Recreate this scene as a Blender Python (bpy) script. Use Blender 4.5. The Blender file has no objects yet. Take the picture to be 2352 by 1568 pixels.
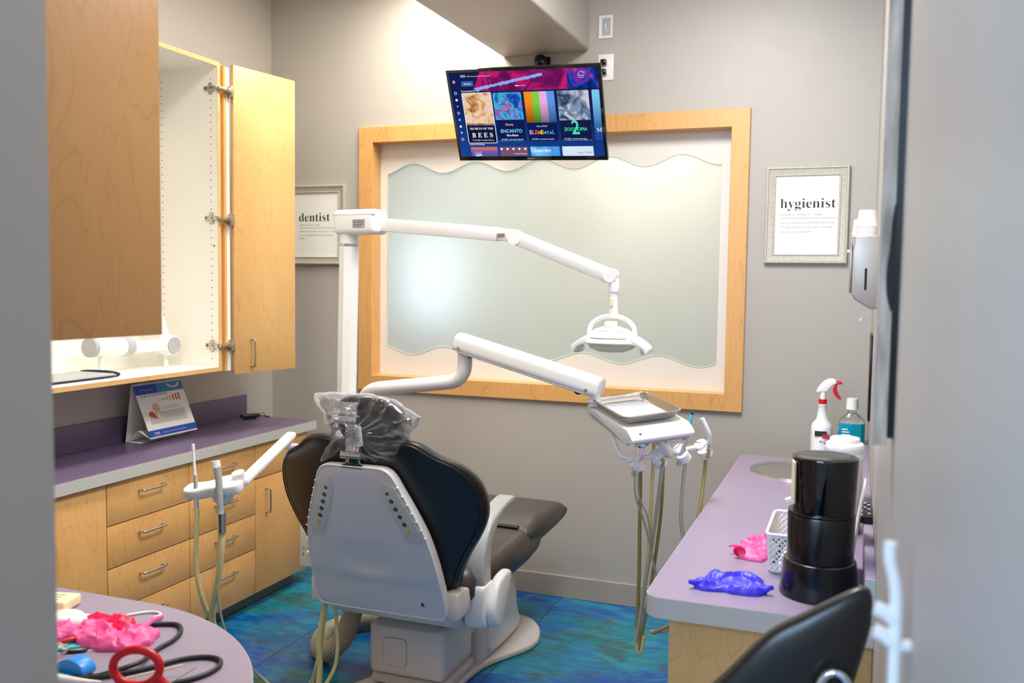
import bpy, bmesh, math, random
from mathutils import Vector, Matrix, noise
random.seed(7)
sc = bpy.context.scene
COL = sc.collection
PI = math.pi

# ------------------------------------------------------------------ camera
cam = bpy.data.cameras.new('camera')
cam.sensor_width = 36.0
cam.lens = 2122.08 / 2352 * 36
cam.clip_start = 0.05
yaw, pitch, roll = 0.35731787, 0.06612422, 0.01366028
fwd = Vector((-math.sin(yaw) * math.cos(pitch), math.cos(yaw) * math.cos(pitch), -math.sin(pitch)))
rt = Vector((math.cos(yaw), math.sin(yaw), 0))
up = rt.cross(fwd)
r2 = rt * math.cos(roll) + up * math.sin(roll)
u2 = -rt * math.sin(roll) + up * math.cos(roll)
camo = bpy.data.objects.new('camera', cam)
camo.matrix_world = Matrix.Translation((0, 0, 1.6)) @ Matrix((r2, u2, -fwd)).transposed().to_4x4()
COL.objects.link(camo)
sc.camera = camo
cam.dof.use_dof = True
cam.dof.focus_distance = 3.4
cam.dof.aperture_fstop = 3.6
# ------------------------------------------------------------------ view and world
EXPO = 0.97
sc.view_settings.view_transform = 'Standard'
sc.view_settings.look = 'None'
sc.view_settings.exposure = EXPO
sc.view_settings.gamma = 1.0
sc.view_settings.use_curve_mapping = False
sc.cycles.use_denoising = True
sc.cycles.max_bounces = 8
sc.cycles.diffuse_bounces = 5
sc.cycles.sample_clamp_indirect = 6.0
W = bpy.data.worlds.new('world'); sc.world = W; W.use_nodes = True
W.node_tree.nodes['Background'].inputs[0].default_value = (0.74, 0.86, 1.0, 1)
W.node_tree.nodes['Background'].inputs[1].default_value = 0.38

def area(name, loc, target, sx, sy, power, col):
    l = bpy.data.lights.new(name, 'AREA'); l.shape = 'RECTANGLE'; l.size = sx; l.size_y = sy
    l.energy = power; l.color = col
    o = bpy.data.objects.new(name, l); o.location = loc
    o.rotation_euler = (Vector(target) - Vector(loc)).to_track_quat('-Z', 'Y').to_euler()
    COL.objects.link(o); return o
# ceiling panel lights of the room, above the frame
area('troffer_light_west', (-1.98, 3.78, 3.12), (-1.98, 3.78, 0), 0.40, 0.9, 18, (1.0, 0.95, 0.84))
area('troffer_light_east', (-0.62, 2.75, 3.12), (-0.62, 2.75, 0), 0.56, 1.15, 37, (1.0, 0.985, 0.965))
area('troffer_light_near', (-1.75, 1.75, 3.12), (-1.75, 1.75, 0), 0.56, 1.15, 21, (1.0, 0.95, 0.86))
# daylight from the window of the hall behind the camera
area('hall_daylight', (-1.7, -2.5, 2.6), (-1.0, 3.0, 1.2), 2.4, 1.4, 85, (0.50, 0.72, 1.0))

# ------------------------------------------------------------------ materials
def lin(c):
    return tuple((v / 12.92 if v <= 0.04045 else ((v + 0.055) / 1.055) ** 2.4) for v in (x / 255 for x in c)) + (1.0,)
def mat(name, rgb, rough=0.5, metal=0.0, **kw):
    m = bpy.data.materials.new(name); m.use_nodes = True
    b = m.node_tree.nodes['Principled BSDF']
    b.inputs['Base Color'].default_value = lin(rgb)
    b.inputs['Roughness'].default_value = rough
    b.inputs['Metallic'].default_value = metal
    for k, v in kw.items():
        b.inputs[k.replace('_', ' ')].default_value = v
    nt = m.node_tree                      # faint procedural variation
    n = nt.nodes.new('ShaderNodeTexNoise'); n.inputs['Scale'].default_value = 9
    mr = nt.nodes.new('ShaderNodeMapRange'); mr.inputs['To Min'].default_value = max(0, rough - 0.04); mr.inputs['To Max'].default_value = min(1, rough + 0.04)
    tc = nt.nodes.new('ShaderNodeTexCoord')
    nt.links.new(tc.outputs['Object'], n.inputs['Vector']); nt.links.new(n.outputs['Fac'], mr.inputs['Value'])
    nt.links.new(mr.outputs[0], b.inputs['Roughness'])
    return m
def emit(name, rgb, s=1.0):
    m = bpy.data.materials.new(name); m.use_nodes = True; nt = m.node_tree
    nt.nodes.clear(); e = nt.nodes.new('ShaderNodeEmission'); e.inputs[0].default_value = lin(rgb); e.inputs[1].default_value = s / (2 ** EXPO)
    o = nt.nodes.new('ShaderNodeOutputMaterial'); nt.links.new(e.outputs[0], o.inputs[0]); return m
def ramp(nt, stops):
    r = nt.nodes.new('ShaderNodeValToRGB'); e = r.color_ramp.elements
    while len(e) > 1: e.remove(e[0])
    e[0].position = stops[0][0]; e[0].color = lin(stops[0][1])
    for p, c in stops[1:]:
        x = e.new(p); x.color = lin(c)
    return r
def wood(name, base, dark, rough=0.35, scale=(1, 1, 0.22), shift=0.0):
    m = bpy.data.materials.new(name); m.use_nodes = True; nt = m.node_tree; b = nt.nodes['Principled BSDF']
    tc = nt.nodes.new('ShaderNodeTexCoord'); mp = nt.nodes.new('ShaderNodeMapping')
    mp.inputs['Scale'].default_value = scale; mp.inputs['Location'].default_value = (shift, shift * .7, shift * 1.3)
    nt.links.new(tc.outputs['Object'], mp.inputs['Vector'])
    n = nt.nodes.new('ShaderNodeTexNoise'); n.inputs['Scale'].default_value = 6.5; n.inputs['Detail'].default_value = 1.6; n.inputs['Distortion'].default_value = 0.5
    nt.links.new(mp.outputs[0], n.inputs['Vector'])
    mu = nt.nodes.new('ShaderNodeMath'); mu.operation = 'MULTIPLY'; mu.inputs[1].default_value = 15
    nt.links.new(n.outputs['Fac'], mu.inputs[0])
    fr = nt.nodes.new('ShaderNodeMath'); fr.operation = 'FRACT'; nt.links.new(mu.outputs[0], fr.inputs[0])
    rp = ramp(nt, [(0.0, (255, 255, 255)), (0.07, (90, 90, 90)), (0.30, (0, 0, 0)), (0.93, (0, 0, 0)), (1.0, (255, 255, 255))])
    nt.links.new(fr.outputs[0], rp.inputs[0])
    n2 = nt.nodes.new('ShaderNodeTexNoise'); n2.inputs['Scale'].default_value = 3.0; n2.inputs['Detail'].default_value = 3
    nt.links.new(mp.outputs[0], n2.inputs['Vector'])
    n3 = nt.nodes.new('ShaderNodeTexNoise'); n3.inputs['Scale'].default_value = 90; n3.inputs['Detail'].default_value = 3
    nt.links.new(mp.outputs[0], n3.inputs['Vector'])
    mix = nt.nodes.new('ShaderNodeMix'); mix.data_type = 'RGBA'
    mix.inputs[6].default_value = lin(base); mix.inputs[7].default_value = lin(dark)
    s1 = nt.nodes.new('ShaderNodeMath'); s1.operation = 'MULTIPLY_ADD'; s1.inputs[1].default_value = 0.28
    nt.links.new(rp.outputs[0], s1.inputs[0])
    s2 = nt.nodes.new('ShaderNodeMath'); s2.operation = 'MULTIPLY_ADD'; s2.inputs[1].default_value = 0.7; s2.inputs[2].default_value = -0.24
    nt.links.new(n2.outputs['Fac'], s2.inputs[0])
    s3 = nt.nodes.new('ShaderNodeMath'); s3.operation = 'MULTIPLY_ADD'; s3.inputs[1].default_value = 0.30
    nt.links.new(n3.outputs['Fac'], s3.inputs[0]); nt.links.new(s2.outputs[0], s3.inputs[2]); nt.links.new(s3.outputs[0], s1.inputs[2])
    nt.links.new(s1.outputs[0], mix.inputs[0]); nt.links.new(mix.outputs[2], b.inputs['Base Color'])
    b.inputs['Roughness'].default_value = rough
    return m
M = {}
M['maple'] = wood('maple', (230, 178, 112), (178, 120, 60))
M['maple_h'] = wood('maple_horizontal', (230, 178, 112), (178, 120, 60), scale=(0.22, 1, 1), shift=3)
M['maple_v'] = wood('maple_stile', (230, 178, 112), (178, 120, 60), scale=(1, 1, 0.15), shift=7)
M['maple_edge'] = wood('maple_edge_band', (228, 188, 128), (190, 142, 84), scale=(.3, .3, .3), shift=5)
M['melamine'] = mat('white_melamine', (246, 243, 234), 0.35)
M['white'] = mat('white_enamel', (240, 240, 238), 0.22)
M['white_plastic'] = mat('white_plastic', (236, 234, 232), 0.35)
M['beige_plastic'] = mat('warm_white_plastic', (216, 208, 203), 0.3)
M['grey_plastic'] = mat('pale_grey_plastic', (176, 178, 182), 0.4)
M['shell'] = mat('pale_shell_plastic', (222, 218, 220), 0.22)
M['arm_grey'] = mat('grey_armrest', (168, 170, 170), 0.35)
M['vinyl'] = mat('black_vinyl', (30, 27, 26), 0.33)
M['vinyl_seat'] = mat('charcoal_vinyl', (66, 60, 56), 0.42)
M['black'] = mat('black_plastic', (12, 12, 14), 0.22)
M['gloss_black'] = mat('gloss_black', (6, 6, 8), 0.08)
M['dark'] = mat('dark_gap', (26, 22, 20), 0.7)
M['rubber'] = mat('black_rubber', (28, 29, 34), 0.5)
M['steel_satin'] = mat('satin_steel', (176, 164, 154), 0.4, 0.6)
M['steel'] = mat('brushed_steel', (196, 192, 186), 0.3, 1.0)
M['chrome'] = mat('chrome', (225, 228, 232), 0.1, 1.0)
M['nickel'] = mat('nickel_hinge', (190, 184, 170), 0.3, 1.0)
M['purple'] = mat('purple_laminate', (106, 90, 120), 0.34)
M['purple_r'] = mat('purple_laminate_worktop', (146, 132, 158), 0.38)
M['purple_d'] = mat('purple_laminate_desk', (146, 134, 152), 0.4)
M['edge_grey'] = mat('grey_edge_band', (186, 186, 182), 0.4)
M['edge_warm'] = mat('warm_grey_edge_band', (198, 188, 180), 0.4)
M['kick'] = mat('grey_toe_kick', (120, 122, 124), 0.5)
M['base'] = mat('cream_baseboard', (168, 160, 148), 0.4)
M['hose_yellow'] = mat('yellowed_tubing', (224, 208, 146), 0.35)
M['hose_olive'] = mat('olive_tubing', (150, 138, 84), 0.35)
M['hose_grey'] = mat('grey_tubing', (176, 172, 158), 0.4)
M['conduit'] = mat('beige_conduit', (176, 168, 152), 0.5)
M['paper'] = mat('white_paper', (238, 238, 234), 0.7)
M['ink'] = mat('black_ink', (34, 34, 34), 0.6)
M['ink_grey'] = mat('grey_ink', (150, 150, 146), 0.6)
M['lavender'] = mat('lavender_paper', (222, 206, 226), 0.6)
M['pink'] = mat('pink_nitrile', (240, 92, 158), 0.45, Subsurface_Weight=0.1)
M['hotpink'] = mat('hot_pink_rubber', (240, 20, 90), 0.45)
M['blue_glove'] = mat('blue_nitrile', (62, 52, 214), 0.42)
M['red'] = mat('red_plastic', (205, 14, 30), 0.3)
M['teal'] = mat('teal_plastic', (60, 200, 196), 0.4)
M['sky'] = mat('sky_blue_plastic', (30, 140, 230), 0.35)
M['cyan_tip'] = mat('cyan_plastic', (80, 190, 225), 0.35)
M['navy'] = mat('navy_trim', (22, 26, 60), 0.6)
M['bag_white'] = mat('bottle_white', (238, 240, 242), 0.35, Subsurface_Weight=0.1)
M['yellow'] = mat('yellow_button', (226, 190, 30), 0.5)
M['banner_blue'] = mat('printed_blue', (18, 78, 176), 0.5)
M['banner_teal'] = mat('printed_teal', (34, 136, 186), 0.5)
M['red_ink'] = mat('printed_red', (196, 60, 60), 0.5)
M['tan_ink'] = mat('printed_tan', (214, 170, 128), 0.5)
M['cream_ink'] = mat('printed_cream', (246, 224, 180), 0.5)
M['light_grey_ink'] = mat('printed_light_grey', (206, 204, 200), 0.5)
M['blackish_green'] = mat('dark_green_remote_body', (20, 42, 40), 0.35)

def wallmat(name, rgb):
    m = mat(name, rgb, 0.42); nt = m.node_tree; b = nt.nodes['Principled BSDF']
    n = nt.nodes.new('ShaderNodeTexNoise'); n.inputs['Scale'].default_value = 220
    tc = nt.nodes.new('ShaderNodeTexCoord'); nt.links.new(tc.outputs['Object'], n.inputs['Vector'])
    bp = nt.nodes.new('ShaderNodeBump'); bp.inputs['Strength'].default_value = 0.05; bp.inputs['Distance'].default_value = 0.002
    nt.links.new(n.outputs['Fac'], bp.inputs['Height']); nt.links.new(bp.outputs[0], b.inputs['Normal'])
    return m
M['wall'] = wallmat('greige_wall_paint', (178, 172, 165))
M['ceiling'] = wallmat('ceiling_paint', (225, 222, 216))

def floor_mat():
    m = bpy.data.materials.new('stained_blue_floor'); m.use_nodes = True; nt = m.node_tree; b = nt.nodes['Principled BSDF']
    tc = nt.nodes.new('ShaderNodeTexCoord')
    def nz(scale, det, dist, sc_=(1, 1, 1), rot=0):
        mp = nt.nodes.new('ShaderNodeMapping'); mp.inputs['Scale'].default_value = sc_; mp.inputs['Rotation'].default_value = (0, 0, rot)
        n = nt.nodes.new('ShaderNodeTexNoise'); n.inputs['Scale'].default_value = scale; n.inputs['Detail'].default_value = det; n.inputs['Distortion'].default_value = dist
        nt.links.new(tc.outputs['Object'], mp.inputs[0]); nt.links.new(mp.outputs[0], n.inputs['Vector']); return n
    n1 = nz(1.7, 9, 0.9, (1, 1.5, 1), .5)
    r1 = ramp(nt, [(0.28, (10, 30, 110)), (0.40, (0, 70, 160)), (0.49, (0, 92, 160)), (0.56, (0, 122, 160)), (0.62, (14, 118, 128)), (0.72, (40, 84, 88))])
    nt.links.new(n1.outputs['Fac'], r1.inputs[0])
    n2 = nz(3.2, 6, 2.0, (1, 2.2, 1), -.6)
    r2_ = ramp(nt, [(0.52, (0, 0, 0)), (0.70, (255, 255, 255))]); nt.links.new(n2.outputs['Fac'], r2_.inputs[0])
    mx = nt.nodes.new('ShaderNodeMix'); mx.data_type = 'RGBA'; mx.inputs[7].default_value = lin((62, 84, 86))
    nt.links.new(r2_.outputs[0], mx.inputs[0]); nt.links.new(r1.outputs[0], mx.inputs[6])
    n3 = nz(5, 9, 2.0, (1, 2.6, 1), .9)
    r3 = ramp(nt, [(0.45, (0, 0, 0)), (0.75, (255, 255, 255))]); nt.links.new(n3.outputs['Fac'], r3.inputs[0])
    sc3 = nt.nodes.new('ShaderNodeMath'); sc3.operation = 'MULTIPLY'; sc3.inputs[1].default_value = 0.4; nt.links.new(r3.outputs[0], sc3.inputs[0])
    mx2 = nt.nodes.new('ShaderNodeMix'); mx2.data_type = 'RGBA'; mx2.inputs[7].default_value = lin((70, 176, 196))
    nt.links.new(sc3.outputs[0], mx2.inputs[0]); nt.links.new(mx.outputs[2], mx2.inputs[6])
    # saw-cut joints
    sep = nt.nodes.new('ShaderNodeSeparateXYZ'); nt.links.new(tc.outputs['Object'], sep.inputs[0])
    ad = nt.nodes.new('ShaderNodeMath'); ad.operation = 'ADD'; ad.inputs[1].default_value = 1.355 + 0.915 * 4
    nt.links.new(sep.outputs[0], ad.inputs[0])
    md = nt.nodes.new('ShaderNodeMath'); md.operation = 'MODULO'; md.inputs[1].default_value = 0.915; nt.links.new(ad.outputs[0], md.inputs[0])
    lt = nt.nodes.new('ShaderNodeMath'); lt.operation = 'LESS_THAN'; lt.inputs[1].default_value = 0.004; nt.links.new(md.outputs[0], lt.inputs[0])
    mx3 = nt.nodes.new('ShaderNodeMix'); mx3.data_type = 'RGBA'; mx3.inputs[7].default_value = lin((16, 40, 60))
    nt.links.new(lt.outputs[0], mx3.inputs[0]); nt.links.new(mx2.outputs[2], mx3.inputs[6])
    nt.links.new(mx3.outputs[2], b.inputs['Base Color'])
    b.inputs['Roughness'].default_value = 0.3
    return m
M['floor'] = floor_mat()

def glassy(name, col, rough, trans, alpha=1.0):
    m = mat(name, col, rough); b = m.node_tree.nodes['Principled BSDF']
    b.inputs['Transmission Weight'].default_value = trans; b.inputs['IOR'].default_value = 1.35; b.inputs['Alpha'].default_value = alpha
    return m
M['frost'] = glassy('frosted_glass', (230, 236, 232), 0.55, 0.75)
M['frost_band'] = mat('white_frosted_glass', (226, 222, 216), 0.3)
M['glass_edge'] = mat('green_glass_edge', (190, 214, 190), 0.2)
M['clear'] = glassy('clear_plastic', (235, 240, 238), 0.1, 0.9)
M['teal_liquid'] = glassy('teal_mouthwash', (0, 150, 180), 0.12, 0.1)
M['lens'] = glassy('lamp_lens', (226, 222, 206), 0.25, 0.4)
def film():
    m = bpy.data.materials.new('clear_film'); m.use_nodes = True; nt = m.node_tree; nt.nodes.clear()
    t = nt.nodes.new('ShaderNodeBsdfTransparent'); g = nt.nodes.new('ShaderNodeBsdfGlossy'); g.inputs['Roughness'].default_value = 0.10
    d = nt.nodes.new('ShaderNodeBsdfTranslucent'); d.inputs[0].default_value = lin((250, 250, 252))
    d2 = nt.nodes.new('ShaderNodeBsdfDiffuse'); d2.inputs[0].default_value = lin((250, 250, 252))
    t.inputs[0].default_value = (0.97, 0.97, 0.975, 1)
    fr = nt.nodes.new('ShaderNodeFresnel'); fr.inputs[0].default_value = 1.5
    m1 = nt.nodes.new('ShaderNodeMixShader'); m2 = nt.nodes.new('ShaderNodeMixShader'); m3 = nt.nodes.new('ShaderNodeMixShader'); o = nt.nodes.new('ShaderNodeOutputMaterial')
    lw = nt.nodes.new('ShaderNodeLayerWeight'); lw.inputs[0].default_value = 0.25
    sc_ = nt.nodes.new('ShaderNodeMath'); sc_.operation = 'MULTIPLY_ADD'; sc_.inputs[1].default_value = 0.45; sc_.inputs[2].default_value = 0.05
    nt.links.new(lw.outputs['Facing'], sc_.inputs[0])
    nt.links.new(fr.outputs[0], m1.inputs[0]); nt.links.new(t.outputs[0], m1.inputs[1]); nt.links.new(g.outputs[0], m1.inputs[2])
    m3.inputs[0].default_value = .5; nt.links.new(d.outputs[0], m3.inputs[1]); nt.links.new(d2.outputs[0], m3.inputs[2])
    nt.links.new(sc_.outputs[0], m2.inputs[0]); nt.links.new(m1.outputs[0], m2.inputs[1]); nt.links.new(m3.outputs[0], m2.inputs[2])
    nt.links.new(m2.outputs[0], o.inputs[0]); return m
M['film'] = film()
M['green_trim'] = mat('green_plastic', (110, 190, 120), 0.4)
def rustic():
    m = mat('weathered_wood', (150, 136, 122), 0.7); nt = m.node_tree; b = nt.nodes['Principled BSDF']
    tc = nt.nodes.new('ShaderNodeTexCoord'); mp = nt.nodes.new('ShaderNodeMapping'); mp.inputs['Scale'].default_value = (8, 8, 1.2)
    n = nt.nodes.new('ShaderNodeTexNoise'); n.inputs['Scale'].default_value = 7; n.inputs['Detail'].default_value = 6
    r = ramp(nt, [(0.3, (138, 122, 112)), (0.5, (184, 168, 152)), (0.7, (212, 196, 178))])
    nt.links.new(tc.outputs['Object'], mp.inputs[0]); nt.links.new(mp.outputs[0], n.inputs['Vector']); nt.links.new(n.outputs['Fac'], r.inputs[0]); nt.links.new(r.outputs[0], b.inputs['Base Color'])
    return m
M['rustic'] = rustic()
def silver_frame(name, a, c):
    m = mat(name, a, 0.4); nt = m.node_tree; b = nt.nodes['Principled BSDF']
    tc = nt.nodes.new('ShaderNodeTexCoord'); n = nt.nodes.new('ShaderNodeTexNoise'); n.inputs['Scale'].default_value = 160; n.inputs['Detail'].default_value = 4
    r = ramp(nt, [(0.35, c), (0.6, a)]); nt.links.new(tc.outputs['Object'], n.inputs['Vector']); nt.links.new(n.outputs['Fac'], r.inputs[0]); nt.links.new(r.outputs[0], b.inputs['Base Color'])
    b.inputs['Metallic'].default_value = 0.15
    return m
M['champagne'] = silver_frame('champagne_frame', (196, 192, 178), (176, 172, 156))

# ------------------------------------------------------------------ mesh helpers
def join(bm, tmp):
    me = bpy.data.meshes.new('t'); tmp.to_mesh(me); tmp.free(); bm.from_mesh(me); bpy.data.meshes.remove(me)
def box(bm, lo, hi, bev=0.0, seg=2, mtx=None):
    t = bmesh.new(); bmesh.ops.create_cube(t, size=1)
    lo, hi = Vector(lo), Vector(hi)
    for v in t.verts: v.co = Vector([lo[i] + (v.co[i] + .5) * (hi[i] - lo[i]) for i in range(3)])
    if bev: bmesh.ops.bevel(t, geom=t.edges[:], offset=bev, segments=seg, profile=.5, affect='EDGES', clamp_overlap=True)
    if mtx: t.transform(mtx)
    bmesh.ops.recalc_face_normals(t, faces=t.faces[:]); join(bm, t)
def frame_of(d):
    d = d.normalized(); a = Vector((0, 0, 1)) if abs(d.z) < .9 else Vector((1, 0, 0))
    u = d.cross(a).normalized(); return u, d.cross(u).normalized()
def catmull(pts, k):
    pts = [Vector(p) for p in pts]
    if len(pts) < 3 or k < 2: return pts
    P = [pts[0] * 2 - pts[1]] + pts + [pts[-1] * 2 - pts[-2]]; out = []
    for i in range(1, len(P) - 2):
        for j in range(k):
            t = j / k; a, b, c, d = P[i - 1:i + 3]
            out.append(.5 * ((2 * b) + (c - a) * t + (2 * a - 5 * b + 4 * c - d) * t * t + (3 * b - a - 3 * c + d) * t ** 3))
    out.append(pts[-1]); return out
def tube(bm, pts, r, n=12, k=6, sx=1.0, closed=False, upv=None):
    q = catmull(pts + ([pts[0]] if closed else []), k)
    if closed: q = q[:-1]
    N = len(q); u = None; rings = []
    for i, p in enumerate(q):
        d = (q[(i + 1) % N] - q[i - 1]) if (closed or 0 < i < N - 1) else (q[1] - q[0] if i == 0 else q[-1] - q[-2])
        d = d.normalized()
        if u is None:
            u = (upv.cross(d).normalized() if upv else frame_of(d)[0])
        u = (u - d * u.dot(d)).normalized(); v = d.cross(u)
        rr = r(i / (N - 1)) if callable(r) else r
        rings.append([bm.verts.new(p + (u * math.cos(2 * PI * j / n) * sx + v * math.sin(2 * PI * j / n)) * rr) for j in range(n)])
    for i in range(N if closed else N - 1):
        A, B = rings[i], rings[(i + 1) % N]
        for j in range(n): bm.faces.new((A[j], A[(j + 1) % n], B[(j + 1) % n], B[j]))
    if not closed:
        bm.faces.new(rings[0][::-1]); bm.faces.new(rings[-1])
def cyl(bm, a, b, r, r2=None, n=24):
    a, b = Vector(a), Vector(b); r2 = r if r2 is None else r2
    u, v = frame_of(b - a)
    A = [bm.verts.new(a + (u * math.cos(2 * PI * j / n) + v * math.sin(2 * PI * j / n)) * r) for j in range(n)]
    B = [bm.verts.new(b + (u * math.cos(2 * PI * j / n) + v * math.sin(2 * PI * j / n)) * r2) for j in range(n)]
    for j in range(n): bm.faces.new((A[j], A[(j + 1) % n], B[(j + 1) % n], B[j]))
    bm.faces.new(A[::-1]); bm.faces.new(B)
def lathe(bm, prof, origin=(0, 0, 0), n=40, sx=1, sy=1, mtx=None, power=2.0):
    o = Vector(origin); rings = []
    for r, z in prof:
        ring = []
        for j in range(n):
            c, s = math.cos(2 * PI * j / n), math.sin(2 * PI * j / n)
            c2 = math.copysign(abs(c) ** (2 / power), c); s2 = math.copysign(abs(s) ** (2 / power), s)
            p = Vector((c2 * r * sx, s2 * r * sy, z)) + o
            ring.append(bm.verts.new(mtx @ p if mtx else p))
        rings.append(ring)
    for A, B in zip(rings, rings[1:]):
        for j in range(n): bm.faces.new((A[j], A[(j + 1) % n], B[(j + 1) % n], B[j]))
    if prof[0][0] > 1e-5: bm.faces.new(rings[0][::-1])
    if prof[-1][0] > 1e-5: bm.faces.new(rings[-1])
def prism(bm, pts, f0, f1, bev=0.0):
    """pts 2D outline; f0,f1 map (u,v)->xyz for the two faces"""
    t = bmesh.new()
    A = [t.verts.new(f0(*p)) for p in pts]; B = [t.verts.new(f1(*p)) for p in pts]; n = len(pts)
    fa = t.faces.new(A[::-1]); fb = t.faces.new(B)
    for j in range(n): t.faces.new((A[j], A[(j + 1) % n], B[(j + 1) % n], B[j]))
    bmesh.ops.recalc_face_normals(t, faces=t.faces[:])
    if bev:
        es = [e for e in t.edges if (e in fa.edges) or (e in fb.edges)] if fa.is_valid else t.edges[:]
        bmesh.ops.bevel(t, geom=es, offset=bev, segments=3, profile=.5, affect='EDGES', clamp_overlap=True)
    join(bm, t)
def smooth2(pts, k=5, closed=True):
    P = [Vector((p[0], p[1], 0)) for p in pts]
    if not closed: return [(p.x, p.y) for p in catmull(P, k)]
    out = []; n = len(P)
    for i in range(n):
        a, b, c, d = P[i - 1], P[i], P[(i + 1) % n], P[(i + 2) % n]
        for j in range(k):
            t = j / k; q = .5 * ((2 * b) + (c - a) * t + (2 * a - 5 * b + 4 * c - d) * t * t + (3 * b - a - 3 * c + d) * t ** 3)
            out.append((q.x, q.y))
    return out
def rrect(u0, v0, u1, v1, r, k=5):
    out = []
    for cx, cy, a0 in ((u1 - r, v1 - r, 0), (u0 + r, v1 - r, 90), (u0 + r, v0 + r, 180), (u1 - r, v0 + r, 270)):
        for j in range(k + 1):
            a = math.radians(a0 + 90 * j / k); out.append((cx + r * math.cos(a), cy + r * math.sin(a)))
    return out
def pillow(bm, outline, f, tf, tb, rings=10, pw=3.0, centre=None):
    """outline (u,v); f(u,v,w)->xyz; tf/tb front and back half thickness"""
    n = len(outline)
    cu = centre or (sum(p[0] for p in outline) / n, sum(p[1] for p in outline) / n)
    def side(sgn, th):
        R = []
        for i in range(rings + 1):
            s = math.sin(i / rings * PI / 2)
            w = th * (max(0, 1 - s ** pw)) ** (1 / pw) * sgn
            if i == 0: R.append([bm.verts.new(f(cu[0], cu[1], w))]); continue
            if i == rings and sgn < 0: R.append(edge); continue
            R.append([bm.verts.new(f(cu[0] + (p[0] - cu[0]) * s, cu[1] + (p[1] - cu[1]) * s, w)) for p in outline])
        for i in range(rings):
            A, B = R[i], R[i + 1]
            for j in range(n):
                if len(A) == 1: vs = (A[0], B[j], B[(j + 1) % n])
                else: vs = (A[j], B[j], B[(j + 1) % n], A[(j + 1) % n])
                bm.faces.new(vs if sgn > 0 else vs[::-1])
        return R[-1]
    edge = side(1, tf); side(-1, tb)
    bmesh.ops.recalc_face_normals(bm, faces=bm.faces[:])
def ringprof(bm, x0, x1, z0, z1, prof, y, sgn=-1):
    """mitred frame in the XZ plane; prof = [(inset, height)] ; height goes to sgn*Y"""
    R = []
    for ins, h in prof:
        R.append([bm.verts.new((a, y + sgn * h, b)) for a, b in ((x0 + ins, z0 + ins), (x1 - ins, z0 + ins), (x1 - ins, z1 - ins), (x0 + ins, z1 - ins))])
    R.append(R[0])
    for A, B in zip(R, R[1:]):
        for j in range(4): bm.faces.new((A[j], A[(j + 1) % 4], B[(j + 1) % 4], B[j]))
    bmesh.ops.recalc_face_normals(bm, faces=bm.faces[:])

# ------------------------------------------------------------------ object helpers
def obj(name, bm, m, parent=None, smooth=None, sub=0, label=None):
    me = bpy.data.meshes.new(name)
    bm.to_mesh(me); bm.free(); me.materials.append(M[m] if isinstance(m, str) else m)
    if smooth is not None:
        for p in me.polygons: p.use_smooth = True
        if smooth: me.set_sharp_from_angle(angle=math.radians(smooth))
    o = bpy.data.objects.new(name, me); COL.objects.link(o)
    if parent:
        o.parent = parent
        me.transform(world_of(parent).inverted())
    if sub:
        s = o.modifiers.new('sub', 'SUBSURF'); s.levels = sub; s.render_levels = sub
    if label: o['label'] = label
    return o
def world_of(o):
    m = o.matrix_basis.copy()
    return world_of(o.parent) @ m if o.parent else m
def tag(o, label, cat, group=None):
    o['label'] = label; o['category'] = cat
    if group: o['group'] = group
    return o
def thing(name, label, cat, loc=(0, 0, 0), group=None):
    o = bpy.data.objects.new(name, None); COL.objects.link(o); o.location = loc; o.empty_display_size = .05
    return tag(o, label, cat, group)
def struct(name, bm, m, smooth=None, parent=None):
    o = obj(name, bm, m, parent, smooth)
    if not parent: o['kind'] = 'structure'
    return o
def B(): return bmesh.new()
def qbox(name, lo, hi, m, parent=None, bev=0.0, smooth=None):
    b = B(); box(b, lo, hi, bev); return obj(name, b, m, parent, smooth if smooth is not None else (40 if bev else None))
def serif(s):
    return ''.join(chr(0x1D41A + ord(c) - 97) if 'a' <= c <= 'z' else chr(0x1D400 + ord(c) - 65) if 'A' <= c <= 'Z' else c for c in s)
def text(name, s, org, rv, uv, width, m, parent, thin=0.0, height=None, extr=0.0002, shear=0.0):
    """mesh lettering: left end of the baseline at org, along rv, up uv, scaled to width (or height)"""
    cu = bpy.data.curves.new('t', 'FONT'); cu.body = s; cu.size = 1; cu.offset = thin; cu.extrude = 0.0; cu.shear = shear; cu.resolution_u = 3
    to = bpy.data.objects.new('t', cu); COL.objects.link(to)
    dg = bpy.context.evaluated_depsgraph_get(); dg.update()
    me = bpy.data.meshes.new_from_object(to.evaluated_get(dg)); bpy.data.objects.remove(to); bpy.data.curves.remove(cu)
    xs = [v.co.x for v in me.vertices] or [0, 1]
    x0, x1 = min(xs), max(xs); k = width / max(1e-6, x1 - x0); kh = k if height is None else height
    rv = Vector(rv).normalized(); uv = Vector(uv).normalized(); nv = rv.cross(uv)
    P = world_of(parent).inverted() if parent else Matrix()
    for v in me.vertices:
        v.co = P @ (Vector(org) + rv * (v.co.x - x0) * k + uv * v.co.y * kh + nv * extr)
    me.materials.clear(); me.materials.append(M[m] if isinstance(m, str) else m)
    o = bpy.data.objects.new(name, me); COL.objects.link(o); o.parent = parent
    return o
#==SETTING==
# ================================================================== the setting
XL, XR, YB, ZC = -3.09, 0.06, 4.405, 3.16
b = B(); box(b, (-5.2, -3.2, -0.12), (1.6, YB + 1.5, 0)); struct('floor', b, 'floor')
b = B(); box(b, (XL - .12, 0.72, ZC), (XR + .12, YB, ZC + .1)); struct('ceiling', b, 'ceiling')
b = B(); box(b, (XL - .12, .6, 0), (XL, YB, ZC)); struct('wall_left', b, 'wall')
b = B(); box(b, (XR, .86, 0), (XR + .14, YB, ZC)); struct('wall_right', b, 'wall')
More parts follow.
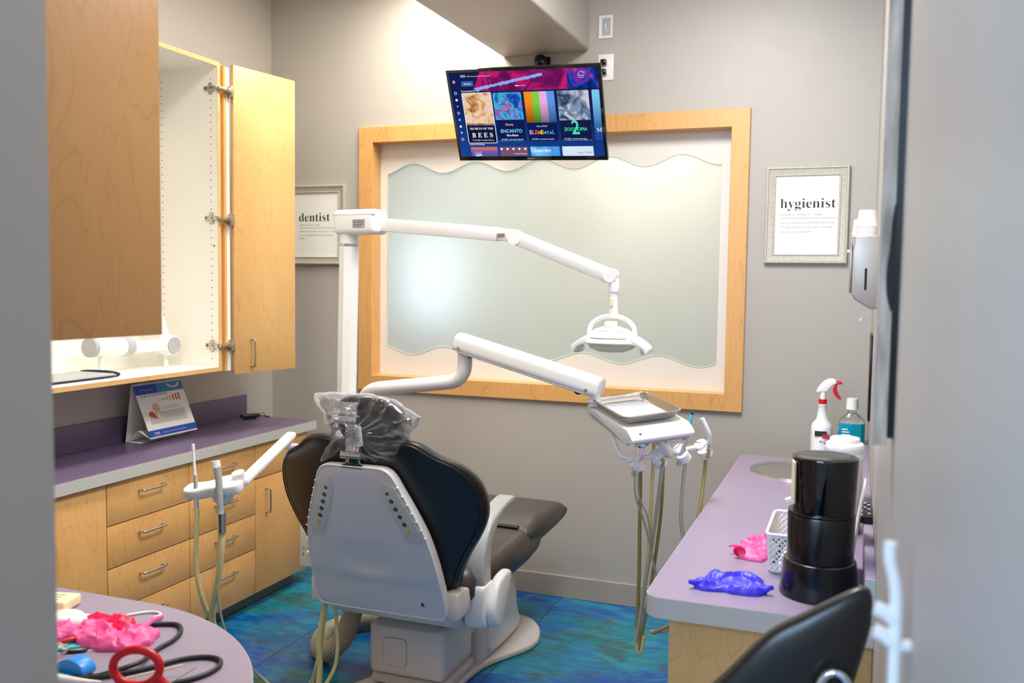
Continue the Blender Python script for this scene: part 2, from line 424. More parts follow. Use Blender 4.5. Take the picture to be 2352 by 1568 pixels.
# back wall with the window opening
OX0, OX1, OZ0, OZ1 = -2.445, -0.568, 1.075, 2.322
b = B()
box(b, (XL - .12, YB, 0), (OX0, YB + .12, ZC)); box(b, (OX1, YB, 0), (XR + .14, YB + .12, ZC))
box(b, (OX0, YB, 0), (OX1, YB + .12, OZ0)); box(b, (OX0, YB, OZ1), (OX1, YB + .12, ZC)); struct('wall_back', b, 'wall')
# the passage behind the frosted glass
b = B(); box(b, (-4.6, YB + 1.3, 0), (XR + .6, YB + 1.4, ZC)); struct('wall_passage', b, 'wall')
b = B(); box(b, (-4.6, YB + .12, ZC - .3), (XR + .6, YB + 1.3, ZC - .2)); struct('ceiling_passage', b, 'ceiling')
area('passage_light_warm', (-1.25, YB + .8, 2.8), (-1.25, YB + .95, 0), .5, .3, 24, (1.0, 0.90, 0.76))
area('passage_fill_cool', (-2.5, YB + .7, 2.8), (-2.5, YB + .85, 0), .5, .3, 9, (.8, .92, 1.0))  # unseen cool fill added to brighten the frosted pane
area('passage_window', (-2.68, YB + 1.25, 1.6), (-2.3, YB, 1.6), .30, .55, 0.9, (0.62, 0.8, 1.0))
# near partition with the doorway the picture is taken through
b = B(); box(b, (XL - .12, .70, 0), (-0.912, .85, ZC)); struct('wall_partition', b, 'wall')
b = B(); box(b, (XR - .004, .10, 0), (XR + .14, .86, ZC), .012); struct('trim_1', b, 'wall', 40)
# soffit running to the back wall
b = B(); box(b, (-1.715, .9, 2.716), (-1.266, YB, ZC), .0)
so = struct('trim_2', b, 'wall', 30)
bm_ = so.modifiers.new('bev', 'BEVEL'); bm_.width = .012; bm_.segments = 3
b = B(); box(b, (XL + .0, YB - .013, 0), (XR, YB, .112), .003); struct('baseboard_back', b, 'base')

# window: maple surround, wavy white band, frosted pane
win = bpy.data.objects.new('window_1', None); COL.objects.link(win); win.location = (-1.5, YB, 1.7); win['kind'] = 'structure'
b = B(); ringprof(b, -2.527, -0.489, 0.997, 2.402, [(0, 0), (0, .018), (.003, .021), (.082, .021), (.084, .018), (.084, -.085), (.07, -.085), (.07, 0)], YB)
obj('window_frame', b, 'maple_v', win)
GY = YB + .085
x0, x1 = -2.475, -0.545
def topw(x): return 2.186 + .027 * math.cos((x + 2.245) / .358 * 2 * PI)
def botw(x): return 1.217 - .025 * math.cos((x + 2.25) / .385 * 2 * PI)
NX = 90
def wavy(name, xa, xb, za, zb, y, dy, m):
    b = B(); rows = []
    for i in range(NX + 1):
        x = xa + (xb - xa) * i / NX
        lo = za(x) if callable(za) else za; hi = zb(x) if callable(zb) else zb
        rows.append([b.verts.new((x, y, lo)), b.verts.new((x, y, hi)), b.verts.new((x, y + dy, hi)), b.verts.new((x, y + dy, lo))])
    for A, C in zip(rows, rows[1:]):
        for j in range(4): b.faces.new((A[j], A[(j + 1) % 4], C[(j + 1) % 4], C[j]))
    b.faces.new(rows[0]); b.faces.new(rows[-1][::-1]); bmesh.ops.recalc_face_normals(b, faces=b.faces[:])
    return obj(name, b, m, win)
PX0, PX1 = -2.398, -0.625
wavy('top_band', x0, x1, topw, 2.34, GY - .012, .008, 'frost_band')
wavy('bottom_band', x0, x1, 1.05, botw, GY - .012, .008, 'frost_band')
b = B(); box(b, (x0, GY - .0115, 1.19), (PX0, GY - .0045, 2.20)); obj('side_band', b, 'frost_band', win)
b = B(); box(b, (PX1, GY - .0115, 1.19), (x1, GY - .0045, 2.20)); obj('side_band', b, 'frost_band', win)
b = B(); box(b, (x0, GY - .003, 1.05), (x1, GY + .003, 2.34)); obj('frosted_pane', b, 'frost', win)
b = B(); pts = [(x0 + (x1 - x0) * i / 60, topw(x0 + (x1 - x0) * i / 60)) for i in range(61)]
def edge_line(name, fn):
    b = B(); P = [Vector((PX0 + (PX1 - PX0) * i / 70, GY - .0125, fn(PX0 + (PX1 - PX0) * i / 70))) for i in range(71)]
    tube(b, P, .0022, 6, 1); obj(name, b, 'glass_edge', win, 60)
edge_line('glass_edge', topw); edge_line('glass_edge', botw)
b = B(); tube(b, [(PX0, GY - .0125, botw(PX0)), (PX0, GY - .0125, topw(PX0))], .0025, 6, 1); obj('glass_edge', b, 'glass_edge', win, 60)

# ================================================================== wall things
def picture(cx, z0, z1, word, sub, lines, wx0, wx1, label, x0, x1):
    t = thing('picture_frame', label, 'framed print', ((x0 + x1) / 2, YB, z0))
    b = B(); ringprof(b, x0, x1, z0, z1, [(0, 0), (0, .020), (.004, .024), (.010, .024), (.013, .019), (.034, .014), (.037, .017), (.041, .017), (.044, .010), (.044, 0)], YB)
    obj('moulding', b, 'champagne', t, 25)
    qbox('print', (x0 + .04, YB - .010, z0 + .04), (x1 - .04, YB - .004, z1 - .04), 'paper', t)
    yy = YB - .0105; R_, U_ = (1, 0, 0), (0, 0, 1)
    w, z = word; text('title_lettering', serif(w), (wx0, yy, z), R_, U_, wx1 - wx0, 'ink', t, thin=-0.008)
    s, z, wd = sub; text('subtitle_lettering', serif(s), (wx0 + .002, yy, z), R_, U_, wd, 'ink_grey', t, thin=-.012)
    qbox('rule', (wx0 + .002, yy - .0003, sub[1] - .0125), (x1 - .052, yy, sub[1] - .011), 'ink_grey', t)
    for s, z, wd in lines: text('paragraph_lettering', serif(s), (wx0 + .002, yy, z), R_, U_, wd, 'ink_grey', t, thin=-.012)
    return t
picture(0, 1.672, 2.104, ('dentist', 1.908), ('dentist · den(t)ist · noun', 1.884, .13),
        [('Someone who knows the drill, gets to the', 1.849, .222), ('root of the problem and always seeks the', 1.829, .217), ('tooth.', 1.810, .036)],
        -2.905, -2.710, 'champagne framed print reading dentist between open cabinet door and window', -2.978, -2.612)
picture(0, 1.693, 2.130, ('hygienist', 1.944), ('hygienist · hījēnəst · noun', 1.910, .18),
        [('Someone with the unmistakable combination', 1.874, .232), ('of brains and beauty who cleans your teeth', 1.854, .226), ('and tells you to floss more.', 1.833, .138)],
        -.346, -.108, 'champagne framed print reading hygienist on the wall right of the window', -.411, -.052)

t = thing('outlet_plate', 'white double outlet plate with two black plugs above the television', 'outlet', (-1.18, YB, 2.63))
qbox('plate', (-1.218, YB - .006, 2.568), (-1.141, YB, 2.693), 'white_plastic', t, .003)
for z in (2.652, 2.606):
    p = qbox('receptacle', (-1.196, YB - .009, z - .015), (-1.166, YB - .005, z + .015), 'white_plastic', t, .004)
    pl = qbox('plug', (-1.200, YB - .035, z - .014), (-1.172, YB - .009, z + .013), 'black', None, .005)
    tag(pl, 'black plug in the %s socket of the outlet beside the television' % ('upper' if z > 2.63 else 'lower'), 'plug')
    b = B(); tube(b, [(-1.186, YB - .034, z - .004), (-1.20, YB - .06, z - .03), (-1.23, YB - .09, z - .08), (-1.27, YB - .15, z - .12)], .0035, 8, 5); obj('cord', b, 'black', pl, 60)
t = thing('junction_box', 'open white recessed electrical box without cover above the outlet', 'electrical box', (-1.185, YB, 2.82))
b = B(); ringprof(b, -1.217, -1.149, 2.768, 2.876, [(0, 0), (0, .004), (.010, .004), (.014, -.001), (.014, -.0015), (0, -.0015)], YB - .0022); obj('rim', b, 'white_plastic', t)
qbox('recess', (-1.203, YB - .0018, 2.782), (-1.163, YB - .0008, 2.862), 'grey_plastic', t)
qbox('tab', (-1.192, YB - .006, 2.862), (-1.174, YB - .002, 2.872), 'white_plastic', t); qbox('tab', (-1.192, YB - .006, 2.772), (-1.174, YB - .002, 2.782), 'white_plastic', t)
b = B(); tube(b, [(-1.183, YB - .002, 2.84), (-1.186, YB - .006, 2.82), (-1.176, YB - .005, 2.80)], .003, 8, 5); obj('wire', b, 'white_plastic', t, 60)
for zz in (2.867, 2.777):
    b = B(); cyl(b, (-1.183, YB - .0068, zz), (-1.183, YB - .005, zz), .0022, n=12); obj('screw_hole', b, 'dark', t)

# ------------------------------------------------------------------ television
C0 = Vector((-1.405, 3.9, 2.33)); yw, tl, rl = -.040, .466, -.036; TW, TH = .718, .420
a_ = Vector((math.cos(yw), math.sin(yw), 0)); n_ = Vector((-math.sin(yw), math.cos(yw), 0))
up_ = Vector((0, 0, 1)) * math.cos(tl) - n_ * math.sin(tl)
ta = a_ * math.cos(rl) + up_ * math.sin(rl); tu = -a_ * math.sin(rl) + up_ * math.cos(rl); tn = ta.cross(tu)  # tn faces the viewer
tn = tn if tn.y < 0 else -tn
tv = thing('television', 'black flat television showing a streaming menu, tilted down above window', 'television', C0)
MT = Matrix.Translation(C0) @ Matrix((ta, tu, tn)).transposed().to_4x4()      # local x right, y up, z out of the screen
b = B(); box(b, (-TW / 2, -TH / 2, -.022), (TW / 2, TH / 2, 0), .003, 2, MT); box(b, (-TW * .32, -TH * .36, -.06), (TW * .32, TH * .3, -.02), .01, 2, MT); obj('casing', b, 'gloss_black', tv, 40)
SX0, SX1, SY0, SY1 = -TW / 2 + .013, TW / 2 - .013, -TH / 2 + .021, TH / 2 - .013
def spt(u, v, w=.0005): return MT @ Vector((SX0 + (SX1 - SX0) * u, SY1 - (SY1 - SY0) * v, w))
def spoly(name, uv, m, w, parent=None):
    b = B(); b.faces.new([b.verts.new(spt(u, v, w)) for u, v in uv][::-1]); return obj(name, b, m, parent or tv)
def scrmat(name, kind, stops, scale=3, direction=(0, 0, 0)):
    m = bpy.data.materials.new(name); m.use_nodes = True; nt = m.node_tree; nt.nodes.clear()
    tc = nt.nodes.new('ShaderNodeTexCoord'); e = nt.nodes.new('ShaderNodeEmission'); o = nt.nodes.new('ShaderNodeOutputMaterial')
    if kind == 'noise':
        n = nt.nodes.new('ShaderNodeTexNoise'); n.inputs['Scale'].default_value = scale; n.inputs['Detail'].default_value = 3; n.inputs['Distortion'].default_value = 1.2
        mp = nt.nodes.new('ShaderNodeMapping'); mp.inputs['Location'].default_value = direction; nt.links.new(tc.outputs['Object'], mp.inputs[0]); nt.links.new(mp.outputs[0], n.inputs['Vector']); src = n.outputs['Fac']
    else:
        d = nt.nodes.new('ShaderNodeVectorMath'); d.operation = 'DOT_PRODUCT'; d.inputs[1].default_value = direction; nt.links.new(tc.outputs['Object'], d.inputs[0])
        a = nt.nodes.new('ShaderNodeMath'); a.operation = 'ADD'; a.inputs[1].default_value = .5; nt.links.new(d.outputs['Value'], a.inputs[0]); src = a.outputs[0]
    r = ramp(nt, stops); nt.links.new(src, r.inputs[0]); nt.links.new(r.outputs[0], e.inputs[0]); e.inputs[1].default_value = 1.0 / (2 ** EXPO); nt.links.new(e.outputs[0], o.inputs[0]); return m
G = lambda u, v: tuple(ta * (u / (SX1 - SX0)) - tu * (v / (SY1 - SY0)))
spoly('screen', [(0, 0), (1, 0), (1, 1), (0, 1)], scrmat('screen_navy', 'grad', [(0, (20, 28, 66)), (.5, (14, 34, 92)), (1, (26, 70, 150))], direction=G(-.15, .85)), .0004)
spoly('banner_art', [(.22, 0), (.80, 0), (.80, .225), (.26, .225), (.16, .2)], scrmat('banner_magenta', 'noise', [(.25, (30, 16, 66)), (.45, (120, 20, 96)), (.6, (210, 30, 110)), (.75, (60, 20, 100))], 9), .0006)
spoly('banner_art', [(.80, 0), (1, 0), (1, .225), (.80, .225)], scrmat('banner_blue_art', 'noise', [(.3, (10, 18, 60)), (.5, (20, 60, 170)), (.6, (150, 30, 140)), (.75, (90, 170, 240))], 14), .0006)
sv = [(.17, .20)]
for i in range(60): sv.append((.17 + .47 * i / 59, .185 - .150 * i / 59 + random.uniform(-.007, .007)))
for i in range(60): sv.append((.64 - .45 * i / 59, .068 + .142 * i / 59 + random.uniform(-.007, .007)))
spoly('light_streak', sv, emit('streak', (140, 170, 235)), .0008)
WH = emit('screen_white', (240, 244, 255)); PALE = emit('screen_pale', (150, 176, 220)); BTN = emit('screen_button', (58, 96, 168))
def stext(s, u, v, wu, m=WH, thin=0.0, hk=None, name='screen_lettering'):
    return text(name, s, spt(u, v, .0014), ta, tu, wu * (SX1 - SX0), m, tv, thin, hk, .0003)
spoly('details_button', [(.08, .10), (.165, .10), (.165, .16), (.08, .16)], BTN, .001); stext('DETAILS', .099, .141, .049, thin=.01)
spoly('rating_badge', [(.082, .03), (.118, .03), (.118, .055), (.082, .055)], PALE, .001); stext('TV-PG', .084, .052, .032, emit('badge_ink', (30, 40, 80)))
stext('2024 • Action and Adventure, Animation', .128, .052, .165)
stext('Recommended For You', .074, .222, .126, thin=.01); stext('Continue Watching', .076, .858, .105, thin=.01)
spoly('pager_mark', [(.452, .165), (.474, .165), (.474, .176), (.452, .176)], WH, .001)
for i in range(4): spoly('pager_mark', [(.481 + .013 * i, .166), (.486 + .013 * i, .166), (.486 + .013 * i, .175), (.481 + .013 * i, .175)], WH if i < 3 else PALE, .001)
text('logo_lettering', 'Disney', spt(.872, .088, .0014), ta, tu, .04 * (SX1 - SX0), WH, tv, 0, None, .0003, .25)
stext('ORIGINAL', .874, .108, .036)
b = B(); tube(b, [spt(.872 + .044 * (i / 8), .068 - .03 * math.sin(PI * i / 8), .0014) for i in range(9)], .0007, 5, 2); obj('logo_arc', b, WH, tv)
def icon(v, kind):
    c = .030
    if kind == 'ring':
        b = B(); tube(b, [spt(c + .008 * math.cos(2 * PI * i / 10), v + .014 * math.sin(2 * PI * i / 10), .0012) for i in range(10)], .0009, 5, 2, closed=True); obj('menu_icon', b, WH, tv)
    elif kind == 'dot': spoly('menu_icon', [(c + .010 * math.cos(2 * PI * i / 12), v + .018 * math.sin(2 * PI * i / 12)) for i in range(12)], emit('avatar', (206, 150, 214)), .001)
    elif kind == 'star': spoly('menu_icon', [(c + (.009 if i % 2 == 0 else .004) * math.sin(2 * PI * i / 10), v - (.016 if i % 2 == 0 else .007) * math.cos(2 * PI * i / 10)) for i in range(10)], WH, .001)
    elif kind == 'home': spoly('menu_icon', [(c, v - .016), (c + .009, v - .004), (c + .007, v + .012), (c - .007, v + .012), (c - .009, v - .004)], WH, .001)
    elif kind == 'bolt': spoly('menu_icon', [(c + .003, v - .014), (c - .006, v + .003), (c, v + .003), (c - .003, v + .014), (c + .006, v - .003), (c, v - .003)], WH, .001)
    else: spoly('menu_icon', [(c - .007, v - .012), (c + .007, v - .012), (c + .007, v + .012), (c - .007, v + .012)], PALE, .001)
for v, k in ((.105, 'dot'), (.235, 'ring'), (.315, 'home'), (.39, 'bolt'), (.47, 'ring'), (.55, 'sq'), (.63, 'home'), (.705, 'star'), (.785, 'ring')): icon(v, k)
def poster(u0, u1, m, v0=.243, v1=.815, rr=.008):
    pts = rrect(u0, v0, u1, v1, rr, 3); return spoly('poster_tile', pts, m, .0009)
spoly('selected_outline', rrect(.070, .236, .278, .838, .01, 3), WH, .0007)
poster(.074, .274, scrmat('poster_gold', 'noise', [(.3, (120, 70, 60)), (.42, (206, 150, 90)), (.55, (236, 210, 176)), (.68, (232, 190, 212)), (.8, (150, 90, 150))], 16), .243, .62)
poster(.074, .274, scrmat('poster_night', 'grad', [(0, (110, 100, 110)), (.15, (16, 22, 56)), (1, (16, 22, 56))], direction=G(0, 2.4)), .60, .831, .004)
poster(.288, .483, scrmat('poster_jewel', 'noise', [(.3, (20, 30, 110)), (.42, (30, 90, 200)), (.52, (60, 190, 210)), (.6, (130, 60, 190)), (.72, (210, 170, 60))], 17, (3, 1, 2)))
spoly('poster_shade', [(.288, .56), (.483, .56), (.483, .81), (.288, .81)], emit('poster_dk', (16, 26, 84)), .0011)
for i, c in enumerate(((246, 140, 30), (130, 206, 70), (230, 176, 222), (96, 150, 230))):
    spoly('poster_stripe', [(.502 + .0508 * i, .243), (.502 + .0508 * (i + 1), .243), (.502 + .0508 * (i + 1), .60), (.502 + .0508 * i, .60)], scrmat('stripe_%d' % i, 'grad', [(0.35, c), (.62, tuple(int(x * .45) for x in c)), (.7, (14, 20, 66))], direction=G(0, 1.0)), .0010)
poster(.502, .705, emit('poster_dk2', (16, 28, 84)), .58, .815)
poster(.724, .930, scrmat('poster_silver', 'noise', [(.3, (40, 60, 90)), (.5, (130, 150, 180)), (.62, (214, 206, 214)), (.75, (222, 160, 190))], 18, (1, 5, 2)))
spoly('poster_shade', [(.724, .58), (.930, .58), (.930, .81), (.724, .81)], emit('poster_dk3', (18, 30, 72)), .0011)
poster(.950, .999, scrmat('poster_aqua', 'grad', [(.3, (120, 200, 236)), (.7, (40, 70, 150))], direction=G(0, 1.0)))
text('poster_lettering', serif('SECRETS OF THE'), spt(.094, .672, .0014), ta, tu, .168 * (SX1 - SX0), WH, tv, -.005)
text('poster_lettering', serif('BEES').replace('', ' ').strip(), spt(.104, .765, .0014), ta, tu, .148 * (SX1 - SX0), WH, tv, .0)
stext('TV-PG 2026 • Animals & Nature', .10, .806, .155)
CY = emit('title_cyan', (120, 216, 230)); YL = emit('title_gold', (240, 214, 120)); GR = emit('title_green', (70, 222, 160)); CB = emit('title_mint', (80, 226, 190))
text('logo_lettering', 'Disney', spt(.350, .628, .0014), ta, tu, .058 * (SX1 - SX0), YL, tv, 0, None, .0003, .25)
stext('ENCANTO', .312, .712, .150, CY, .02, name='poster_lettering'); stext('Sing-Along', .350, .756, .082, WH, .02, name='poster_lettering'); stext('PG 2022 • Animation, Musicals', .31, .802, .155)
text('logo_lettering', 'Disney PIXAR', spt(.566, .650, .0014), ta, tu, .07 * (SX1 - SX0), WH, tv, 0, None, .0003, .1)
for i, ch in enumerate('ELEMENTAL'):
    col = [(200, 190, 250), (190, 120, 230), (240, 90, 60), (250, 150, 50), (250, 210, 60), (120, 220, 110), (90, 210, 220), (120, 220, 230), (100, 150, 240)][i]
    stext(ch, .513 + .0192 * i, .735, .0165 if ch != 'M' else .019, emit('el_%d' % i, col), .02, name='poster_lettering')
stext('PG 2023 • Comedy, Animation', .525, .802, .15)
stext('ZOOTOPIA', .748, .702, .155, GR, .02, name='poster_lettering'); b_ = stext('2', .800, .74, .05, CB, .01, .17 * (SY1 - SY0) * 1.35, name='poster_lettering')
stext('PG 2025 • Comedy, Animation', .745, .802, .15); text('poster_lettering', serif('M'), spt(.962, .72, .0014), ta, tu, .035 * (SX1 - SX0), WH, tv, -.01)
poster(.078, .270, scrmat('tile_sunset', 'grad', [(.80, (250, 190, 70)), (.88, (226, 120, 60)), (.93, (120, 90, 170)), (1, (90, 80, 150))], direction=G(0, 1.0)), .885, .998, .004)
stext('NATIONAL PARKS', .10, .95, .055); stext('USA', .105, .995, .05, thin=.03)
poster(.288, .484, emit('tile_mauve', (120, 84, 110)), .885, .998, .004)
for i in range(5): spoly('tile_bulb', [(.30 + .042 * i + .008 * math.cos(a * PI / 5), .91 + .014 * math.sin(a * PI / 5)) for a in range(10)], WH, .0012)
stext('Hannah Montana', .390, .975, .085, emit('tile_pink', (250, 200, 230)), .02)
poster(.503, .703, scrmat('tile_sky', 'noise', [(.35, (40, 130, 220)), (.6, (110, 200, 246))], 10), .885, .998, .004); stext('Underdog', .515, .95, .13, thin=.02)
poster(.722, .930, emit('tile_ice', (214, 230, 246)), .885, .998, .004); text('tile_lettering', serif('Snow White'), spt(.82, .97, .0014), ta, tu, .10 * (SX1 - SX0), emit('tile_slate', (90, 110, 150)), tv, -.015, None, .0003, .2)
text('maker_lettering', 'SAMSUNG', MT @ Vector((-.018, -TH / 2 + .008, .0006)), ta, tu, .034, 'grey_plastic', tv, .01)
# wall mount
b = B(); cyl(b, C0 - tn * .05, C0 - tn * .05 + Vector((0, .25, .06)), .02); cyl(b, (-1.42, 4.18, 2.44), (-1.50, 4.385, 2.66), .016); obj('mount_arm', b, 'black', tv, 40)
b = B(); lathe(b, [(0, -.035), (.02, -.032), (.032, -.015), (.034, .0), (.03, .02), (.018, .03), (0, .034)], (-1.50, 4.365, 2.672), 24); obj('mount_knuckle', b, 'black', tv, 60)
b = B(); box(b, (-1.54, 4.39, 2.55), (-1.46, YB, 2.70), .004); obj('mount_plate', b, 'black', tv)

# ------------------------------------------------------------------ left base cabinets and worktop
XF = -2.67
def pull(name, c, axis, L, parent, m='steel'):
    """bow pull: centre c on the face, facing +X"""
    ax = Vector(axis); c = Vector(c); o = Vector((1, 0, 0))
    b = B(); tube(b, [c - ax * L / 2, c - ax * L / 2 + o * .020, c - ax * (L / 2 - .012) + o * .028, c + ax * (L / 2 - .012) + o * .028, c + ax * L / 2 + o * .020, c + ax * L / 2], .0048, 10, 6)
    return obj(name, b, m, parent, 60)
def face(name, y0, y1, z0, z1, parent, mm):
    g = .0022
    p = qbox(name, (XF - .019, y0 + g, z0 + g), (XF, y1 - g, z1 - g), mm, parent, .0012)
    return p
ZS = [.075, .2935, .4635, .6315, .800]
cabs = [(2.264, 2.731, 'door', 'maple base cabinet with full door, farthest left of the run'), (2.731, 3.199, 'drawers', 'maple four-drawer base cabinet under the flip chart'),
        (3.199, 3.665, 'drawers', 'maple four-drawer base cabinet behind the suction tip holder'), (3.665, 4.120, 'mix', 'maple base cabinet with one drawer over a door, right end of the run')]
for i, (y0, y1, kd, lb) in enumerate(cabs):
    t = thing('base_cabinet', lb, 'cabinet', ((XL + XF) / 2, (y0 + y1) / 2, 0), 'maple base cabinets along the left wall')
    qbox('carcass', (XL + .002, y0 + .0008, .075), (XF - .0195, y1 - .0008, .803), M['maple_edge'], t)
    mm = wood('maple_front_%d' % i, (230, 178, 112), (178, 120, 60), shift=2.3 * i + 1)
    ym = (y0 + y1) / 2 + .0
    if kd == 'drawers':
        for k in range(4):
            mk = wood('maple_drawer_%d_%d' % (i, k), (230, 178, 112), (178, 120, 60), shift=2.3 * i + 1.7 * k)
            d = face('drawer', y0, y1, ZS[k], ZS[k + 1], t, mk)
            pull('handle', (XF, ym, ZS[k + 1] - .058), (0, 1, 0), .128, d)
    elif kd == 'door':
        face('door', y0, y1, ZS[0], ZS[4], t, mm)
    else:
        face('drawer', y0, y1, ZS[3], ZS[4], t, mm)
        d = face('door', y0, y1, ZS[0], ZS[3], t, mm); pull('handle', (XF, y0 + .082, .516), (0, 0, 1), .115, d)
    qbox('toe_kick', (XL + .05, y0 + .0008, 0), (XF - .07, y1 - (.05 if kd == 'mix' else .0008), .0745), 'kick', t)
t = thing('worktop', 'long purple laminate worktop with grey edge and backsplash on the maple cabinets', 'worktop', (-2.87, 3.2, .803))
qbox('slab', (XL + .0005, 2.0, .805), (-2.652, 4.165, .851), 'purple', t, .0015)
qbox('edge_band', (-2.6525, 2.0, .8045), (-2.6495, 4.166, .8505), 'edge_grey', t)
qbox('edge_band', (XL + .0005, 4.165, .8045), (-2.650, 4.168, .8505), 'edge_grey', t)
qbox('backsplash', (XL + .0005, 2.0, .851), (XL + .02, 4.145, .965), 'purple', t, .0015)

# flip chart calendar
t = thing('flip_chart', 'spiral-bound dental flip chart with blue header standing on the purple worktop', 'flip chart', (-2.97, 3.35, .851))
A0, A1, T0 = Vector((-2.91, 3.245, .872)), Vector((-2.91, 3.575, .866)), None
lo0, lo1 = Vector((-2.93, 3.262, .872)), Vector((-2.93, 3.572, .872)); hi0, hi1 = Vector((-3.005, 3.232, 1.113)), Vector((-3.005, 3.542, 1.113))
def quad3(name, p, m, off=0.0, parent=None):
    b = B(); nn = (p[1] - p[0]).cross(p[3] - p[0]).normalized() * off
    f = [b.verts.new(q + nn) for q in p]; g = [b.verts.new(q + nn - (p[1] - p[0]).cross(p[3] - p[0]).normalized() * .0012) for q in p]
    b.faces.new(f); b.faces.new(g[::-1])
    for j in range(4): b.faces.new((f[j], g[j], g[(j + 1) % 4], f[(j + 1) % 4]))
    return obj(name, b, m, parent or t)
def fc(u, v): return lo0 + (lo1 - lo0) * u + (hi0 - lo0) * v
def fq(name, u0, v0, u1, v1, m, off): return quad3(name, [fc(u0, v0), fc(u1, v0), fc(u1, v1), fc(u0, v1)], m, off)
fq('page', 0, 0, 1, 1, 'paper', 0)
fq('header_print', 0, .80, .45, .97, 'banner_blue', .0008); fq('header_print', .45, .80, 1, .97, 'banner_teal', .0008)
fq('footer_print', 0, .02, 1, .14, 'banner_blue', .0008); fq('text_panel', .12, .24, .88, .45, 'light_grey_ink', .0008)
fru = (lo1 - lo0).normalized(); fuu = (hi0 - lo0).normalized()
def ft(s, u, v, w, m, **k): return text('chart_lettering', s, fc(u, v) + fru.cross(fuu) * .0018, fru, fuu, w, m, t, **k)
ft('Stages of dental disease', .07, .75, .17, 'ink_grey'); ft('Dental care for healthy teeth', .08, .87, .09, 'light_grey_ink')
ft('Arestin', .10, .07, .034, 'paper', thin=.02); ft('minocycline HCl', .10, .045, .034, 'paper'); ft('Help stop the cycle of periodontal disease with treatment', .27, .065, .155, 'paper')
for i, v in enumerate((.52, .49, .42, .37, .34, .31)): fq('text_line', .42, v, .42 + (.40 if i % 2 else .34), v + .006, 'ink_grey', .0012)
for i in range(8):
    h = .012 + .011 * i; fq('stage_mark', .40 + .062 * i, .66 - h * .5, .424 + .062 * i, .66 + h, ['tan_ink', 'tan_ink', 'tan_ink', 'yellow', 'yellow', 'red_ink', 'red_ink', 'red_ink'][i], .0012)
def fpoly(name, pts, m, off=.0014):
    b = B(); nn = fru.cross(fuu) * off; b.faces.new([b.verts.new(fc(u, v) + nn) for u, v in pts]); obj(name, b, m, t)
fpoly('tooth_drawing', smooth2([(.24, .54), (.27, .60), (.33, .61), (.37, .55), (.36, .42), (.33, .32), (.30, .30), (.28, .42)]), 'tan_ink')
fpoly('tooth_drawing', smooth2([(.30, .46), (.33, .46), (.33, .34), (.31, .31), (.29, .38)]), 'cream_ink', .0018)
fpoly('gum_drawing', smooth2([(.12, .43), (.17, .48), (.22, .46), (.25, .38), (.26, .33), (.22, .35), (.15, .38)]), 'red_ink')
for i in range(9):
    a = PI * (1.15 + .72 * i / 8); fpoly('tooth_arch', [(.80 + .13 * math.cos(a) + .016 * math.cos(q * PI / 4), .97 + .10 * math.sin(a) + .02 * math.sin(q * PI / 4)) for q in range(8)], 'cream_ink')
quad3('easel_back', [Vector((-3.045, 3.232, .8515)), Vector((-3.045, 3.542, .8515)), hi1 - Vector((.004, 0, 0)), hi0 - Vector((.004, 0, 0))], 'paper')
quad3('easel_foot', [Vector((-3.044, 3.235, .8525)), Vector((-3.044, 3.54, .8525)), Vector((-2.985, 3.54, .905)), Vector((-2.985, 3.235, .905))], 'paper')
quad3('easel_foot', [Vector((-2.985, 3.245, .905)), Vector((-2.985, 3.55, .905)), Vector((-2.932, 3.57, .869)), Vector((-2.932, 3.262, .869))], 'paper')
b = B(); box(b, (-3.04, 3.24, .8515), (-2.975, 3.54, .8530)); obj('easel_base', b, 'paper', t)
b = B()
for i in range(30):
    c = hi0 + (hi1 - hi0) * (.02 + .96 * i / 29)
    tube(b, [c + Vector((.007 * math.cos(a * PI / 4), 0, .007 * math.sin(a * PI / 4))) for a in range(8)], .0008, 5, 1, closed=True)
obj('spiral_binding', b, 'steel', t)

# small black charger device on the worktop
t = thing('handheld_device', 'small dark handheld device with red light and cord on worktop end', 'device', (-2.99, 4.05, .851))
mt = Matrix.Translation((-2.985, 4.055, .866)) @ Matrix.Rotation(math.radians(62), 4, 'Z')
b = B(); box(b, (-.052, -.020, -.008), (.052, .020, .012), .008, 3, mt); obj('body', b, 'blackish_green', t, 50)
b = B(); box(b, (-.03, -.014, -.0148), (.03, .014, -.006), .003, 2, mt); obj('foot', b, 'black', t, 50)
b = B(); lathe(b, [(.004, 0), (.004, .0015), (0, .002)], (-.035, 0, .0118), 12, mtx=mt); obj('indicator', b, emit('red_led', (255, 30, 40)), t)
b = B(); tube(b, [mt @ Vector((.05, 0, .004)), mt @ Vector((.075, .0, .012)), Vector((-2.93, 4.12, .857)), Vector((-2.93, 4.150, .8545)), Vector((-2.96, 4.160, .8545)), Vector((-3.03, 4.16, .8545))], .0022, 8, 6); obj('cord', b, 'black', t, 60)

# ------------------------------------------------------------------ left wall cabinet (open)
UF = -2.72; UY0, UY1, UZ0, UZ1 = 2.05, 3.487, 1.168, 2.557; TK = .019
t = thing('wall_cabinet', 'open maple wall cabinet with white interior above the purple worktop', 'cabinet', (-2.9, 2.8, UZ0))
qbox('bottom_panel', (XL + .001, UY0, UZ0), (UF - .002, UY1, UZ0 + TK), 'melamine', t)
qbox('top_panel', (XL + .001, UY0, UZ1 - TK), (UF - .002, UY1, UZ1), 'melamine', t)
qbox('back_panel', (XL + .001, UY0, UZ0 + TK), (XL + .012, UY1 - TK, UZ1 - TK), 'melamine', t)
sp = qbox('side_panel', (XL + .012, UY1 - TK, UZ0 + TK), (UF - .002, UY1, UZ1 - TK), 'melamine', t)
qbox('side_panel', (XL + .012, UY0, UZ0 + TK), (UF - .002, UY0 + TK, UZ1 - TK), 'melamine', t)
b = B()
